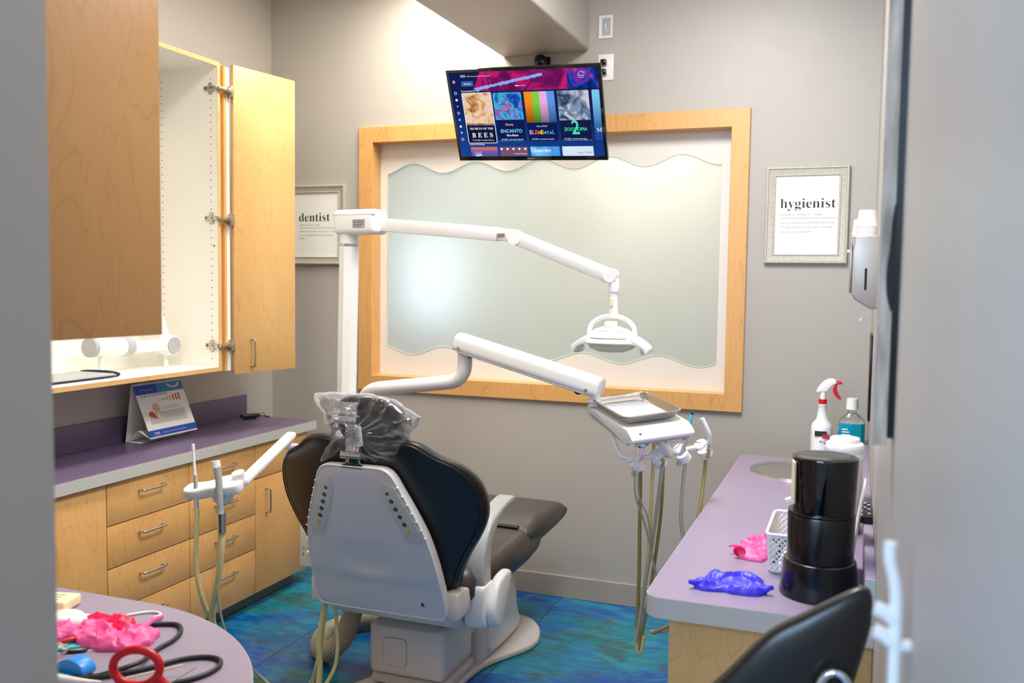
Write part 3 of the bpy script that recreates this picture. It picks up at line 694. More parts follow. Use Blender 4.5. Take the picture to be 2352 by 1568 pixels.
box(b, (UF - .002, UY0, UZ0), (UF, UY1, UZ0 + TK)); box(b, (UF - .002, UY0, UZ1 - TK), (UF, UY1, UZ1)); box(b, (UF - .002, UY1 - TK, UZ0 + TK), (UF, UY1, UZ1 - TK)); box(b, (UF - .002, UY0, UZ0 + TK), (UF, UY0 + TK, UZ1 - TK))
obj('edge_band', b, 'maple_edge', t)
b = B()
for i in range(40):
    z = 1.225 + .0323 * i
    for x in (-2.757, -3.03): cyl(b, (x, UY1 - TK - .0006, z), (x, UY1 - TK + .001, z), .0026, n=8)
cyl(b, (-2.742, UY1 - TK - .0006, 1.737), (-2.742, UY1 - TK + .001, 1.737), .004, n=10)
obj('shelf_pin_holes', b, 'dark', sp)
# stile, filler and the folded-back door
qbox('stile', (-2.76, UY1 + .0005, UZ0 - .002), (UF - .018, UY1 + .030, UZ1 - .004), 'maple_v', t)
qbox('stile', (-2.76, UY1 + .0305, UZ0 - .004), (UF - .004, UY1 + .047, UZ1 - .008), 'maple_v', t)
qbox('filler', (-2.80, UY1 + .0475, UZ0 - .004), (UF - .004, UY1 + .070, UZ1 - .010), 'melamine', t)
dm = wood('maple_door_open', (228, 186, 124), (186, 134, 72), shift=13)
D0 = Vector((-2.703, 3.560, 0)); dd = Vector((math.sin(math.radians(10.5)), math.cos(math.radians(10.5)), 0)); dn = Vector((dd.y, -dd.x, 0))
DM = Matrix.Translation(D0) @ Matrix((dd, -dn, Vector((0, 0, 1)))).transposed().to_4x4()
b = B(); box(b, (0, 0, 1.146), (.392, .019, 2.562), .0012, 2, DM); door = obj('door', b, dm, t, 40)
b = B(); hc = DM @ Vector((.098, 0, 1.24)); L = .125
tube(b, [hc + Vector((0, 0, -L / 2)), hc + dn * .022 + Vector((0, 0, -L / 2)), hc + dn * .028 + Vector((0, 0, -L / 2 + .012)), hc + dn * .028 + Vector((0, 0, L / 2 - .012)), hc + dn * .022 + Vector((0, 0, L / 2)), hc + Vector((0, 0, L / 2))], .0045, 10, 6)
obj('handle', b, 'nickel', door, 60)
for z in (2.440, 1.862, 1.285):
    b = B(); y = UY1 - TK
    box(b, (-2.785, y - .012, z - .010), (-2.735, y - .0005, z + .010), .002); box(b, (-2.765, y - .006, z - .026), (-2.745, y - .0005, z + .026), .002)
    box(b, (-2.745, y - .018, z - .009), (-2.712, y - .004, z + .009), .003)
    box(b, (-2.720, y - .012, z - .007), (-2.700, UY1 + .052, z + .007), .002); box(b, (-2.722, UY1 + .030, z - .010), (-2.694, UY1 + .060, z + .010), .003)
    box(b, (-2.732, UY1 + .052, z - .028), (-2.698, UY1 + .0725, z + .024), .003)
    h = obj('hinge', b, 'nickel', t, 40)
    b = B(); cyl(b, (-2.776, y - .0135, z), (-2.776, y - .011, z), .004, n=10); cyl(b, (-2.74, y - .0195, z), (-2.74, y - .017, z), .0035, n=10); obj('screw', b, 'dark', h)

# folded x-ray arm stored in the cabinet
t = thing('articulated_arm', 'white jointed tube arm with grey round caps inside the wall cabinet', 'arm', (-2.95, 3.0, 1.19))
b = B(); cyl(b, (-2.95, 2.955, 1.300), (-2.95, 3.135, 1.292), .040); obj('tube', b, 'white', t, 40)
b = B(); cyl(b, (-2.95, 2.935, 1.301), (-2.95, 2.956, 1.300), .041); obj('cap', b, 'grey_plastic', t, 40)
b = B(); cyl(b, (-2.95, 3.115, 1.293), (-2.95, 3.16, 1.291), .042); obj('collar', b, 'grey_plastic', t, 40)
b = B(); box(b, (-2.99, 3.15, 1.262), (-2.915, 3.42, 1.312), .012); cyl(b, (-2.985, 3.385, 1.284), (-2.905, 3.385, 1.284), .047); obj('joint_housing', b, 'white', t, 40)
b = B(); cyl(b, (-2.906, 3.385, 1.284), (-2.897, 3.385, 1.284), .038); obj('cap', b, 'grey_plastic', t, 40)
b = B(); tube(b, [(-2.95, 3.385, 1.30), (-2.96, 3.34, 1.42), (-2.98, 3.28, 1.55)], .026, 14, 4); obj('tube', b, 'white', t, 60)
for yy in (3.0, 3.385):
    b = B(); cyl(b, (-2.95, yy, 1.1875), (-2.95, yy, 1.262 if yy < 3.1 else 1.24), .012); obj('rest_peg', b, 'white', t, 40)
t = thing('lead_apron', 'pale grey folded apron with navy binding lying in the wall cabinet', 'apron', (-2.86, 2.78, 1.187))
b = B(); box(b, (-2.99, 2.55, 1.188), (-2.80, 2.925, 1.204), .008, 3); obj('cloth', b, 'arm_grey', t, 50)
b = B(); tube(b, [(-2.80, 2.93, 1.194), (-2.80, 2.938, 1.20), (-2.86, 2.938, 1.205), (-2.95, 2.935, 1.204), (-2.99, 2.932, 1.20)], .006, 8, 4); tube(b, [(-2.797, 2.55, 1.1925), (-2.797, 2.93, 1.1925)], .003, 8, 1); obj('binding', b, 'navy', t, 60)

# ------------------------------------------------------------------ near wall cabinet over the desk
ang = math.radians(6.3); CM = Matrix.Translation((-1.403, 1.6, 0)) @ Matrix.Rotation(-ang, 4, 'Z')
t = thing('wall_cabinet', 'closed maple wall cabinet with shade-tinted door close to the doorway, cut by frame', 'cabinet', (-1.55, 1.3, 1.473))
wm = wood('maple_near_door_shaded', (190, 142, 86), (150, 98, 50), shift=21)  # darker maple copy, the shade on this door is put into its colour
b = B(); box(b, (-.33, -.70, 1.478), (-.0205, -.002, 2.62), 0, 2, CM); obj('carcass', b, 'maple_edge', t)
b = B(); box(b, (-.020, -.70, 1.473), (0, 0, 2.62), .0015, 2, CM); obj('door', b, wm, t, 40)
#==CHAIR==
# ================================================================== dental chair
CX = -1.57
ch = thing('dental_chair', 'white and black dental chair seen from behind on the blue floor', 'dental chair', (CX, 3.4, 0))
def bk(u, z, w):     # backrest frame: u lateral, z height, w towards the camera
    return Vector((CX + u, 2.95 - (z - .4) * .3509 - w, z))
# floor plate
half = [(.0, 4.02), (.16, 4.01), (.25, 3.93), (.300, 3.80), (.298, 3.70), (.255, 3.60), (.205, 3.50), (.18, 3.42), (.17, 3.28), (.19, 3.14), (.24, 3.02), (.25, 2.9), (.2, 2.8), (.1, 2.76), (0, 2.755)]
out = smooth2([(CX + a, y) for a, y in half] + [(CX - a, y) for a, y in half[-2:0:-1]], 4)
b = B(); prism(b, out, lambda u, v: (u, v, .0), lambda u, v: (u, v, .030), .010); obj('floor_plate', b, 'beige_plastic', ch, 50)
# sculpted column cover
b = B()
prof = [(3.40, .028), (3.41, .12), (3.44, .22), (3.50, .30), (3.58, .345), (3.68, .355), (3.76, .33), (3.81, .26), (3.84, .14), (3.86, .028)]
pr = smooth2(prof, 4, False)
prism(b, pr, lambda u, v: (CX - .165, u, v), lambda u, v: (CX + .185, u, v), .022); obj('column_cover', b, 'beige_plastic', ch, 40)
b = B(); prism(b, smooth2([(3.49, .06), (3.50, .18), (3.56, .27), (3.66, .30), (3.74, .27), (3.79, .16), (3.81, .06)], 4), lambda u, v: (CX + .17, u, v), lambda u, v: (CX + .200, u, v), .012); obj('column_side_panel', b, 'white_plastic', ch, 40)
# rear motor housing
b = B(); box(b, (CX - .150, 3.07, .085), (CX + .165, 3.36, .285), .022, 4); obj('motor_housing', b, 'beige_plastic', ch, 50)
b = B(); prism(b, rrect(-.085, .125, .015, .235, .018), lambda u, v: (CX + u, 3.0695, v), lambda u, v: (CX + u, 3.0685, v)); obj('access_panel', b, 'base', ch)
b = B(); prism(b, rrect(-.083, .127, .013, .233, .017), lambda u, v: (CX + u, 3.0695, v), lambda u, v: (CX + u, 3.0675, v)); obj('access_panel', b, 'beige_plastic', ch)
b = B(); prism(b, [(3.072, .275), (3.080, .290), (3.17, .345), (3.32, .385), (3.34, .27)], lambda u, v: (CX - .118, u, v), lambda u, v: (CX + .135, u, v), .006); obj('housing_lid', b, 'grey_plastic', ch, 40)
b = B(); prism(b, [(3.20, .12), (3.20, .33), (3.60, .40), (3.60, .20)], lambda u, v: (CX - .13, u, v), lambda u, v: (CX + .150, u, v), .012); obj('lift_arm', b, 'beige_plastic', ch, 40)
b = B(); box(b, (CX - .10, 3.28, .03), (CX + .12, 3.44, .20), .01); obj('lift_mechanism', b, 'dark', ch, 40)
b = B(); box(b, (CX - .155, 3.10, .032), (CX + .165, 3.38, .075), .012); obj('lower_cover', b, 'beige_plastic', ch, 40)
# under-seat pan
b = B(); prism(b, smooth2([(2.96, .36), (2.98, .47), (3.3, .45), (3.62, .43), (3.60, .38), (3.42, .33), (3.16, .31)], 5), lambda u, v: (CX - .245, u, v), lambda u, v: (CX + .255, u, v), .03); obj('seat_pan', b, 'beige_plastic', ch, 40)
# seat and leg cushions
def cushion(name, side, u0, u1, m, steps=40, wav=.0, mx=1.0):
    """side: closed YZ outline; lateral width with rounded shoulders"""
    b = B(); sec = []
    N = 26
    for i in range(N + 1):
        s = -1 + 2 * i / N; k = (1 - abs(s) ** 5) ** .22
        x = (u0 + u1) / 2 + (u1 - u0) / 2 * s
        cy = sum(p[0] for p in side) / len(side); cz = sum(p[1] for p in side) / len(side)
        kk = .55 + .45 * k
        sec.append([b.verts.new((CX + x, cy + (p[0] - cy) * (.93 + .07 * k), cz + (p[1] - cz) * kk)) for p in side])
    n = len(side)
    for A, C in zip(sec, sec[1:]):
        for j in range(n): b.faces.new((A[j], A[(j + 1) % n], C[(j + 1) % n], C[j]))
    b.faces.new(sec[0][::-1]); b.faces.new(sec[-1]); bmesh.ops.recalc_face_normals(b, faces=b.faces[:])
    return obj(name, b, m, ch, 70)
cushion('seat_cushion', smooth2([(2.98, .48), (3.02, .56), (3.18, .545), (3.45, .545), (3.66, .555), (3.76, .535), (3.80, .47), (3.73, .405), (3.50, .395), (3.2, .405), (3.03, .42)], 4), -.31, .31, 'vinyl_seat')
cushion('leg_cushion', smooth2([(3.60, .525), (3.70, .585), (3.90, .585), (4.08, .570), (4.145, .54), (4.15, .505), (4.08, .475), (3.92, .455), (3.76, .46)], 4), -.30, .315, 'vinyl_seat')
b = B(); box(b, (CX + .12, 3.60, .553), (CX + .26, 3.635, .563), .004); obj('gap_trim', b, 'black', ch, 40)
# backrest upholstery with forward-curving wings
hu = [(.0, 1.045), (.08, 1.05), (.15, 1.062), (.21, 1.052), (.27, 1.012), (.34, .975), (.385, .925), (.405, .86), (.402, .79), (.375, .72), (.33, .64), (.295, .57), (.272, .51), (.235, .475), (.12, .465), (0, .465)]
uo = smooth2(hu + [(-a, z) for a, z in hu[-2:0:-1]], 4)
def fu(u, z, w): return bk(u, z, w - .55 * u * u - .012)
b = B(); pillow(b, uo, fu, .030, .062, 14, 4.0, (0, .76)); obj('backrest', b, 'vinyl', ch, 80)
b = B(); ins = [(u * .965, .76 + (z - .76) * .965) for u, z in uo]
tube(b, [fu(u, z, .0235) for u, z in ins], .0022, 6, 1, closed=True); obj('seam', b, 'vinyl', ch, 60)
# shell
hs = [(0, .972), (.07, .972), (.115, .968), (.142, .945), (.165, .895), (.20, .815), (.232, .725), (.252, .62), (.262, .50), (.262, .43), (.252, .406), (.225, .400), (.10, .398), (0, .398)]
so_ = smooth2(hs + [(-a, z) for a, z in hs[-2:0:-1]], 4)
def fs(u, z, w):
    dim = 0
    d = math.hypot((u + .015) / .125, (z - .645) / .085)
    if w > .02 and d < 1: dim = .008 * (1 - d ** 5) * min(1, max(0, (.70 - z) / .11))
    st = -.005 * min(1, max(0, (.545 + .25 * u * u - z) / .025))
    return bk(u, z, .030 + w - dim + (st if w > .02 else 0))
def dense_panel(name, outline, f, thick, m, res=70):
    us = [p[0] for p in outline]; zs = [p[1] for p in outline]
    b = B(); pillow(b, outline, f, thick, .02, 34, 8.0, (0, .66)); return obj(name, b, m, ch, 60)
dense_panel('back_shell', so_, fs, .036, 'shell')
b = B(); tube(b, [fs(u * .985, .66 + (z - .66) * .985, .028) for u, z in so_], .004, 8, 1, closed=True); obj('shell_rim', b, 'white_plastic', ch, 60)
# membrane keypads
def keypad(sgn):
    c = [(.100, .925), (.150, .905), (.222, .735), (.215, .705), (.165, .705), (.093, .875)]
    c = [(sgn * a * (1 if sgn > 0 else .98), z) for a, z in c]
    b = B(); prism(b, c if sgn > 0 else c[::-1], lambda u, z: bk(u, z, .0655), lambda u, z: bk(u, z, .0685), .001)
    k = obj('keypad', b, 'beige_plastic', ch, 30)
    for i in range(6):
        u = sgn * (.118 + .0115 * i); z = .882 - .0275 * i
        b = B(); R_ = .0075 if i else .006
        prism(b, [(u + R_ * math.cos(q * PI / 8), z + R_ * math.sin(q * PI / 8)) for q in range(16)], lambda a, c: bk(a, c, .068), lambda a, c: bk(a, c, .0698))
        kb = obj('button', b, 'yellow' if i == 5 else 'rubber', k)
        if i < 5:
            s = [(-.003, -.003), (.003, -.003), (0, .004)] if i % 2 else [(-.003, .003), (.003, .003), (0, -.004)]
            b = B(); prism(b, [(u + p, z + q) for p, q in s], lambda a, c: bk(a, c, .0697), lambda a, c: bk(a, c, .0702)); obj('button_symbol', b, 'grey_plastic', kb)
    for i in range(7):
        p = bk(sgn * (.158 + .0125 * i), .905 - .030 * i, .060)
        b = B(); box(b, p - Vector((.004, .006, .002)), p + Vector((.004, .004, .002)), .001); obj('grip_rib', b, 'white_plastic', ch, 40)
keypad(1); keypad(-1)
# small walking-figure symbol
b = B(); ux, uz = .178, .458
for s in ([(-.002, .006), (.002, .006), (.002, .010), (-.002, .010)], [(-.006, .003), (.006, .003), (.006, .005), (-.006, .005)], [(-.002, .005), (.002, .005), (.006, -.006), (.003, -.006), (0, .0), (-.003, -.006), (-.006, -.006)]):
    prism(b, [(ux + p, uz + q) for p, q in s], lambda a, c: bk(a, c, .060), lambda a, c: bk(a, c, .0625))
obj('person_symbol', b, 'ink', ch)
# armrests
def arm(sgn):
    X0, X1 = (CX + .268, CX + .338) if sgn > 0 else (CX - .338, CX - .268)
    o = smooth2([(3.045, .48), (3.035, .56), (3.065, .645), (3.14, .715), (3.28, .752), (3.36, .757), (3.36, .732), (3.27, .722), (3.18, .682), (3.13, .625), (3.115, .56), (3.115, .48)], 5)
    b = B(); prism(b, o, lambda u, v: (X0, u, v), lambda u, v: (X1, u, v), .010); a = obj('armrest', b, 'arm_grey', ch, 45)
    o = smooth2([(3.03, .485), (3.06, .492), (3.13, .49), (3.14, .44), (3.12, .36), (3.08, .325), (3.04, .345), (3.028, .42)], 5)
    b = B(); prism(b, o, lambda u, v: (X0 - .006, u, v), lambda u, v: (X1 + .006, u, v), .012); obj('arm_base', b, 'white_plastic', ch, 45)
    o = smooth2([(3.05, .42), (3.10, .50), (3.20, .515), (3.22, .48), (3.17, .39), (3.11, .325), (3.06, .35)], 5)
    xo = (X1 + .004, X1 + .044) if sgn > 0 else (X0 - .034, X0 - .004)
    b = B(); prism(b, o, lambda u, v: (xo[0], u, v), lambda u, v: (xo[1], u, v), .014); obj('arm_pivot_cover', b, 'white_plastic', ch, 45)
arm(1); arm(-1)
b = B(); box(b, (CX - .30, 2.90, .40), (CX - .24, 3.02, .50), .012); box(b, (CX + .24, 2.90, .40), (CX + .30, 3.02, .50), .012); box(b, (CX - .27, 2.97, .40), (CX + .27, 3.10, .47), .01); obj('back_hinge_frame', b, 'beige_plastic', ch, 40)
# headrest
hr = smooth2([(.0, 1.205), (.07, 1.20), (.125, 1.165), (.135, 1.11), (.10, 1.04), (.05, 1.00), (0, .99), (-.05, 1.0), (-.10, 1.04), (-.125, 1.10), (-.115, 1.165), (-.065, 1.20)], 5)
b = B(); pillow(b, [(a + .022, z) for a, z in hr], lambda u, z, w: Vector((CX + u, 2.80 - .30 * (z - 1.0) - w, z)), .035, .05, 10, 3, (.022, 1.10)); obj('headrest', b, 'vinyl', ch, 80)
b = B()
box(b, (CX - .035, 2.700, .955), (CX + .02, 2.712, 1.14), .003, 2, Matrix.Translation((0, 0, 0)))
br = obj('headrest_bracket', b, 'chrome', ch, 40)
b = B(); box(b, (CX - .075, 2.692, 1.14), (CX + .015, 2.706, 1.185), .004); obj('bracket_plate', b, 'chrome', br, 40)
b = B(); cyl(b, (CX - .075, 2.690, 1.125), (CX + .020, 2.690, 1.125), .014); obj('upper_knuckle', b, 'chrome', br, 40)
b = B(); cyl(b, (CX - .045, 2.694, 1.005), (CX + .032, 2.694, 1.005), .012); obj('lower_knuckle', b, 'chrome', br, 40)
b = B(); tube(b, [(CX + .022, 2.686, 1.105), (CX + .030, 2.686, 1.04), ], .011, 12, 1); obj('bracket_cover', b, 'white_plastic', br, 60)
b = B(); box(b, (CX - .045, 2.690, .962), (CX + .035, 2.72, .972), .002); box(b, (CX - .018, 2.6975, .978), (CX + .012, 2.701, .997), .001); obj('slot', b, 'dark', br)

# plastic head cover over the headrest
bo = [(-1.722, 1.206), (-1.672, 1.213), (-1.60, 1.212), (-1.521, 1.216), (-1.431, 1.200), (-1.38, 1.17), (-1.334, 1.146), (-1.350, 1.12), (-1.366, 1.102), (-1.392, 1.072), (-1.415, 1.02), (-1.425, .985), (-1.47, .976), (-1.503, .962), (-1.56, .975), (-1.61, .985), (-1.655, 1.000), (-1.69, .975), (-1.732, .956), (-1.72, 1.0), (-1.70, 1.045), (-1.685, 1.106), (-1.705, 1.16)]
dens = []
for i in range(len(bo)):
    p, q = bo[i], bo[(i + 1) % len(bo)]
    for j in range(6): dens.append((p[0] + (q[0] - p[0]) * j / 6, p[1] + (q[1] - p[1]) * j / 6))
def fbag(x, z, w):
    q = Vector((x * 9, z * 9, w * 14 + 3)); r = 1 - abs(noise.noise(q) * 2.0); r2_ = 1 - abs(noise.noise(q * 2.3 + Vector((5, 1, 2))) * 2)
    s = min(1, abs(w) / .02)
    ang_ = math.atan2(z - 1.08, x + 1.55); fold = .006 * math.sin(ang_ * 17 + 8 * noise.noise(Vector((x * 5, z * 5, 0))))
    d = (.020 * r + .010 * r2_ + fold) * s
    return Vector((x, 2.765 - .30 * (z - 1.0) - (w + math.copysign(d, w)), z + .004 * noise.noise(q * 3)))
b = B(); pillow(b, dens, fbag, .060, .075, 26, 1.7, (-1.545, 1.095))
bag = tag(obj('headrest_cover', b, 'film', None, 50), 'clear crinkled plastic cover bagged over the headrest of the dental chair', 'plastic cover')

# ------------------------------------------------------------------ utility post with junction box
t = thing('utility_center', 'white utility box with knobs on its side left of the dental chair', 'utility box', (-2.0, 3.32, 0))
b = B(); box(b, (-2.085, 3.15, .43), (-1.925, 3.40, .69), .010, 3); obj('housing', b, 'white', t, 45)
b = B(); box(b, (-2.095, 3.14, .655), (-1.92, 3.41, .76), .02, 3); obj('upper_housing', b, 'white', t, 45)
for x, z in ((-2.035, .555), (-2.035, .498)):
    b = B(); cyl(b, (x, 3.15, z), (x, 3.128, z), .0085, .0075); k = obj('knob', b, 'cream_ink', t, 40)
    b = B(); cyl(b, (x, 3.1505, z), (x, 3.146, z), .013); obj('knob_ring', b, 'steel', k, 40)
b = B(); cyl(b, (-2.04, 3.15, .585), (-2.04, 3.138, .585), .007); obj('socket', b, 'black', t, 40)
b = B(); box(b, (-2.078, 3.1485, .65), (-2.066, 3.1495, .66)); box(b, (-2.066, 3.1485, .508), (-2.060, 3.1495, .512)); box(b, (-2.068, 3.1485, .478), (-2.060, 3.1495, .492)); obj('printed_symbol', b, 'ink_grey', t)
b = B(); box(b, (-1.93, 3.20, .44), (-1.80, 3.34, .52), .01); obj('mounting_bracket', b, 'beige_plastic', t, 40)

# ------------------------------------------------------------------ dental light
lt = thing('dental_light', 'white dental operating light on a tall pole and jointed arm', 'dental light', (-1.96, 3.32, .76))
def octube(b, a, c, r, n=8, sx=1):
    tube(b, [a, c], r, n, 1, sx)
b = B(); tube(b, [(-1.972, 3.32, .761), (-1.955, 3.32, 1.728)], .041, 8, 1); obj('pole', b, 'white', lt, 30)
b = B(); cyl(b, (-1.955, 3.32, 1.727), (-1.9545, 3.32, 1.74), .036); obj('pole_ring', b, 'steel', lt, 40)
b = B(); tube(b, [(-1.9545, 3.32, 1.739), (-1.954, 3.32, 1.80)], .039, 24, 1); obj('pole_neck', b, 'white', lt, 40)
hd = Vector((1.16, -.17, 0)).normalized(); HMx = Matrix.Translation((-1.954, 3.32, 0)) @ Matrix((hd, Vector((-hd.y, hd.x, 0)), Vector((0, 0, 1)))).transposed().to_4x4()
b = B(); box(b, (-.052, -.050, 1.775), (.165, .050, 1.876), .022, 4, HMx); hous = obj('head_housing', b, 'white', lt, 50)
b = B(); box(b, (-.049, -.0505, 1.853), (.162, .0505, 1.8545), 0, 2, HMx); obj('lid_seam', b, 'grey_plastic', hous)
b = B(); box(b, (.055, -.0515, 1.800), (.118, -.0495, 1.835), 0, 2, HMx); lb_ = obj('rating_label', b, 'grey_plastic', hous)
for i in range(4):
    b = B(); box(b, (.060, -.0520, 1.806 + .007 * i), (.112 - .01 * (i == 0), -.0514, 1.808 + .007 * i), 0, 2, HMx); obj('label_line', b, 'rubber', lb_)
def bar(name, a, c, h, w, m, parent, bev=.004):
    a, c = Vector(a), Vector(c); d = (c - a).normalized(); s = d.cross(Vector((0, 0, 1))).normalized(); uu = s.cross(d)
    mx_ = Matrix.Translation(a) @ Matrix((d, s, uu)).transposed().to_4x4()
    b = B(); box(b, (0, -w / 2, -h / 2), ((c - a).length, w / 2, h / 2), bev, 2, mx_); return obj(name, b, m, parent, 40)
bar('fixed_arm', (-1.80, 3.30, 1.815), (-1.262, 3.225, 1.770), .052, .034, 'white', lt)
bar('arm_fork', (-1.262, 3.225, 1.770), (-1.185, 3.213, 1.763), .046, .030, 'white', lt)
b = B(); box(b, (-1.262, 3.205, 1.758), (-1.225, 3.2095, 1.774), .001); obj('fork_slot', b, 'steel', lt)
b = B(); cyl(b, (-1.190, 3.19, 1.757), (-1.190, 3.235, 1.757), .027); obj('elbow', b, 'white', lt, 40)
bar('spring_arm', (-1.190, 3.213, 1.757), (-.812, 3.155, 1.618), .050, .034, 'white', lt)
b = B(); cyl(b, (-.812, 3.135, 1.622), (-.812, 3.175, 1.622), .025); tube(b, [(-.806, 3.155, 1.620), (-.799, 3.155, 1.585), (-.800, 3.155, 1.565)], .019, 16, 3); obj('wrist', b, 'white', lt, 40)
b = B(); lathe(b, [(.0165, 1.568), (.0165, 1.52), (.0175, 1.49), (.019, 1.478), (0, 1.477)], (-.801, 3.155, 0), 16); ds = obj('drop_stem', b, 'white', lt, 40)
b = B(); box(b, (-.809, 3.1355, 1.515), (-.797, 3.1385, 1.54), 0); obj('stem_slot', b, 'cream_ink', ds)
hx, hy = -.803, 3.15
b = B(); tube(b, [(hx + .082 * math.cos(a), hy, 1.425 + .055 * math.sin(a)) for a in [PI * i / 12 for i in range(13)]], .0085, 12, 2)
tube(b, [(hx - .082, hy, 1.425), (hx - .082, hy, 1.405)], .010, 12, 1); tube(b, [(hx + .082, hy, 1.425), (hx + .082, hy, 1.405)], .010, 12, 1); obj('yoke', b, 'white', lt, 60)
b = B(); lathe(b, [(0, .048), (.03, .046), (.06, .036), (.085, .018), (.098, 0), (.102, -.010), (.098, -.014), (0, -.014)], (hx, hy, 1.398), 36, 1, .75); dome = obj('lamp_housing', b, 'white', lt, 50)
for i in range(4):
    b = B(); tube(b, [(hx + (.066 + .009 * i) * math.sin(a) , hy - (.066 + .009 * i) * .75 * math.cos(a), 1.428 - .008 * i) for a in [(-.75 + 1.5 * j / 10) for j in range(11)]], .0022, 6, 1); obj('vent_slot', b, 'ink_grey', dome, 60)
b = B(); box(b, (hx - .020, hy - .03, 1.438), (hx + .020, hy + .02, 1.462), .004); obj('lamp_hub', b, 'white', lt, 40)
for s in (-1, 1):
    b = B(); o = smooth2([(.050, .022), (.085, .012), (.115, -.006), (.134, -.022), (.137, -.040), (.126, -.044), (.118, -.030), (.095, -.017), (.050, -.013)], 3)
    prism(b, o if s > 0 else o[::-1], lambda u, v: (hx + s * u, hy - .045, 1.398 + v), lambda u, v: (hx + s * u, hy + .045, 1.398 + v), .003); obj('wing_handle', b, 'white', lt, 45)
    b = B(); box(b, (hx + s * .118 - .010, hy - .04, 1.350), (hx + s * .118 + .010, hy + .04, 1.372), .005); obj('clear_shield', b, 'clear', lt, 40)
b = B(); lathe(b, [(0, -.046), (.045, -.043), (.078, -.030), (.088, -.012), (.084, -.012), (.074, -.027), (.043, -.039), (0, -.042)], (hx, hy, 1.398), 36, 1, .7); obj('reflector', b, 'lens', lt, 60)
b = B(); box(b, (hx - .022, hy - .03, 1.358), (hx + .022, hy + .02, 1.380), .005); obj('bulb_cap', b, 'rubber', lt, 40)

# ------------------------------------------------------------------ doctor's delivery unit
du = thing('delivery_unit', 'white instrument delivery arm with control head right of the chair', 'delivery arm', (-1.96, 3.3, .76))
b = B(); tube(b, [(-1.90, 3.30, .76), (-1.895, 3.30, 1.0), (-1.86, 3.27, 1.10), (-1.79, 3.22, 1.157), (-1.68, 3.20, 1.178), (-1.50, 3.20, 1.202), (-1.425, 3.20, 1.216), (-1.393, 3.20, 1.245), (-1.384, 3.20, 1.28), (-1.384, 3.20, 1.325)], .028, 20, 6); obj('swing_tube', b, 'white_plastic', du, 60)
b = B(); tube(b, [(-1.384, 3.20, 1.325), (-1.384, 3.20, 1.36)], .023, 20, 1); obj('swing_collar', b, 'white_plastic', du, 40)
a0, a1 = Vector((-1.418, 3.205, 1.368)), Vector((-.822, 3.10, 1.232)); d = (a1 - a0).normalized(); s_ = d.cross(Vector((0, 0, 1))).normalized(); v_ = s_.cross(d)
AM = Matrix.Translation(a0) @ Matrix((d, s_, v_)).transposed().to_4x4(); LL = (a1 - a0).length
b = B(); o = smooth2([(-.034, -.030), (-.036, .0), (-.028, .026), (0, .036), (.028, .026), (.036, 0), (.034, -.030), (0, -.033)], 4)
prism(b, o, lambda u, v: AM @ Vector((0, u, v)), lambda u, v: AM @ Vector((LL, u, v)), .012); fa = obj('flex_arm', b, 'white_plastic', du, 45)
b = B(); box(b, (.03, -.037, -.036), (LL - .03, .037, -.030), .002, 2, AM); obj('arm_underside', b, 'grey_plastic', fa, 40)
for xx, zz in ((.035, -.018), (LL - .04, -.018)):
    b = B(); p = AM @ Vector((xx, .035, zz)); 
    q = AM @ Vector((xx, -.039, zz)) ; cyl(b, AM @ Vector((xx, .030, zz)), AM @ Vector((xx, .040, zz)), .006); cyl(b, AM @ Vector((xx, -.030, zz)), AM @ Vector((xx, -.040, zz)), .006); obj('pivot_screw', b, 'steel', fa, 40)
for k_, (xx, dx) in enumerate(((.062, .03), (LL - .085, .025))):
    for kk, mm in enumerate(('red', 'hose_yellow', 'dark')):
        b = B(); tube(b, [AM @ Vector((xx - .02, -.012 + .011 * kk, -.030)), AM @ Vector((xx, -.012 + .011 * kk, -.045)), AM @ Vector((xx + dx, -.012 + .011 * kk, -.036))], .0035, 8, 4); obj('wire', b, mm, fa, 60)
b = B(); tube(b, [(-.845, 3.103, 1.215), (-.848, 3.10, 1.165)], .019, 18, 1); tube(b, [(-.848, 3.10, 1.190), (-.848, 3.10, 1.182)], .025, 18, 1); obj('head_collar', b, 'white_plastic', du, 60)
# control head: local frame a (long), bdir (across), z
hy_ = math.radians(-52); HA = Vector((math.cos(hy_), math.sin(hy_), 0)); HB = Vector((-math.sin(hy_), math.cos(hy_), 0))
za = math.radians(-5.6); zb = math.radians(5.5)
Z0 = Vector((0, 0, 1)); HB2 = HB * math.cos(zb) + Z0 * math.sin(zb); HA2 = (HA * math.cos(za) + Z0 * math.sin(za)); HN = HA2.cross(HB2).normalized(); HB2 = HN.cross(HA2)
TC = Vector((-.690, 3.05, 1.180)); HM = Matrix.Translation(TC) @ Matrix((HA2, HB2, HN)).transposed().to_4x4()
def hp(a, b_, n): return HM @ Vector((a, b_, n))
sec = [(-.17, -.024), (-.18, -.045), (-.15, -.062), (-.02, -.066), (.10, -.072), (.184, -.066), (.203, -.056), (.197, -.042), (.174, -.030), (.15, -.024), (0, -.022), (-.16, -.022)]
b = B(); prism(b, smooth2(sec, 4), lambda u, v: hp(u, -.108, v), lambda u, v: hp(u, .112, v), .016); hb = obj('control_head', b, 'white_plastic', du, 45)
b = B(); prism(b, smooth2([(-.13, -.040), (.0, -.050), (.10, -.062), (.17, -.074), (.10, -.072), (.0, -.064), (-.12, -.054)], 4), lambda u, v: hp(u, -.1095, v), lambda u, v: hp(u, -.100, v)); obj('side_slot', b, 'grey_plastic', hb)
b = B(); box(b, (.17, -.085, -.066), (.188, .10, -.071), .001, 2, HM); obj('front_lip', b, 'grey_plastic', hb)
b = B(); tube(b, [hp(-.175, -.055, -.018), hp(-.175, -.055, -.072)], .036, 20, 1, ); obj('rear_boss', b, 'white_plastic', du, 60)
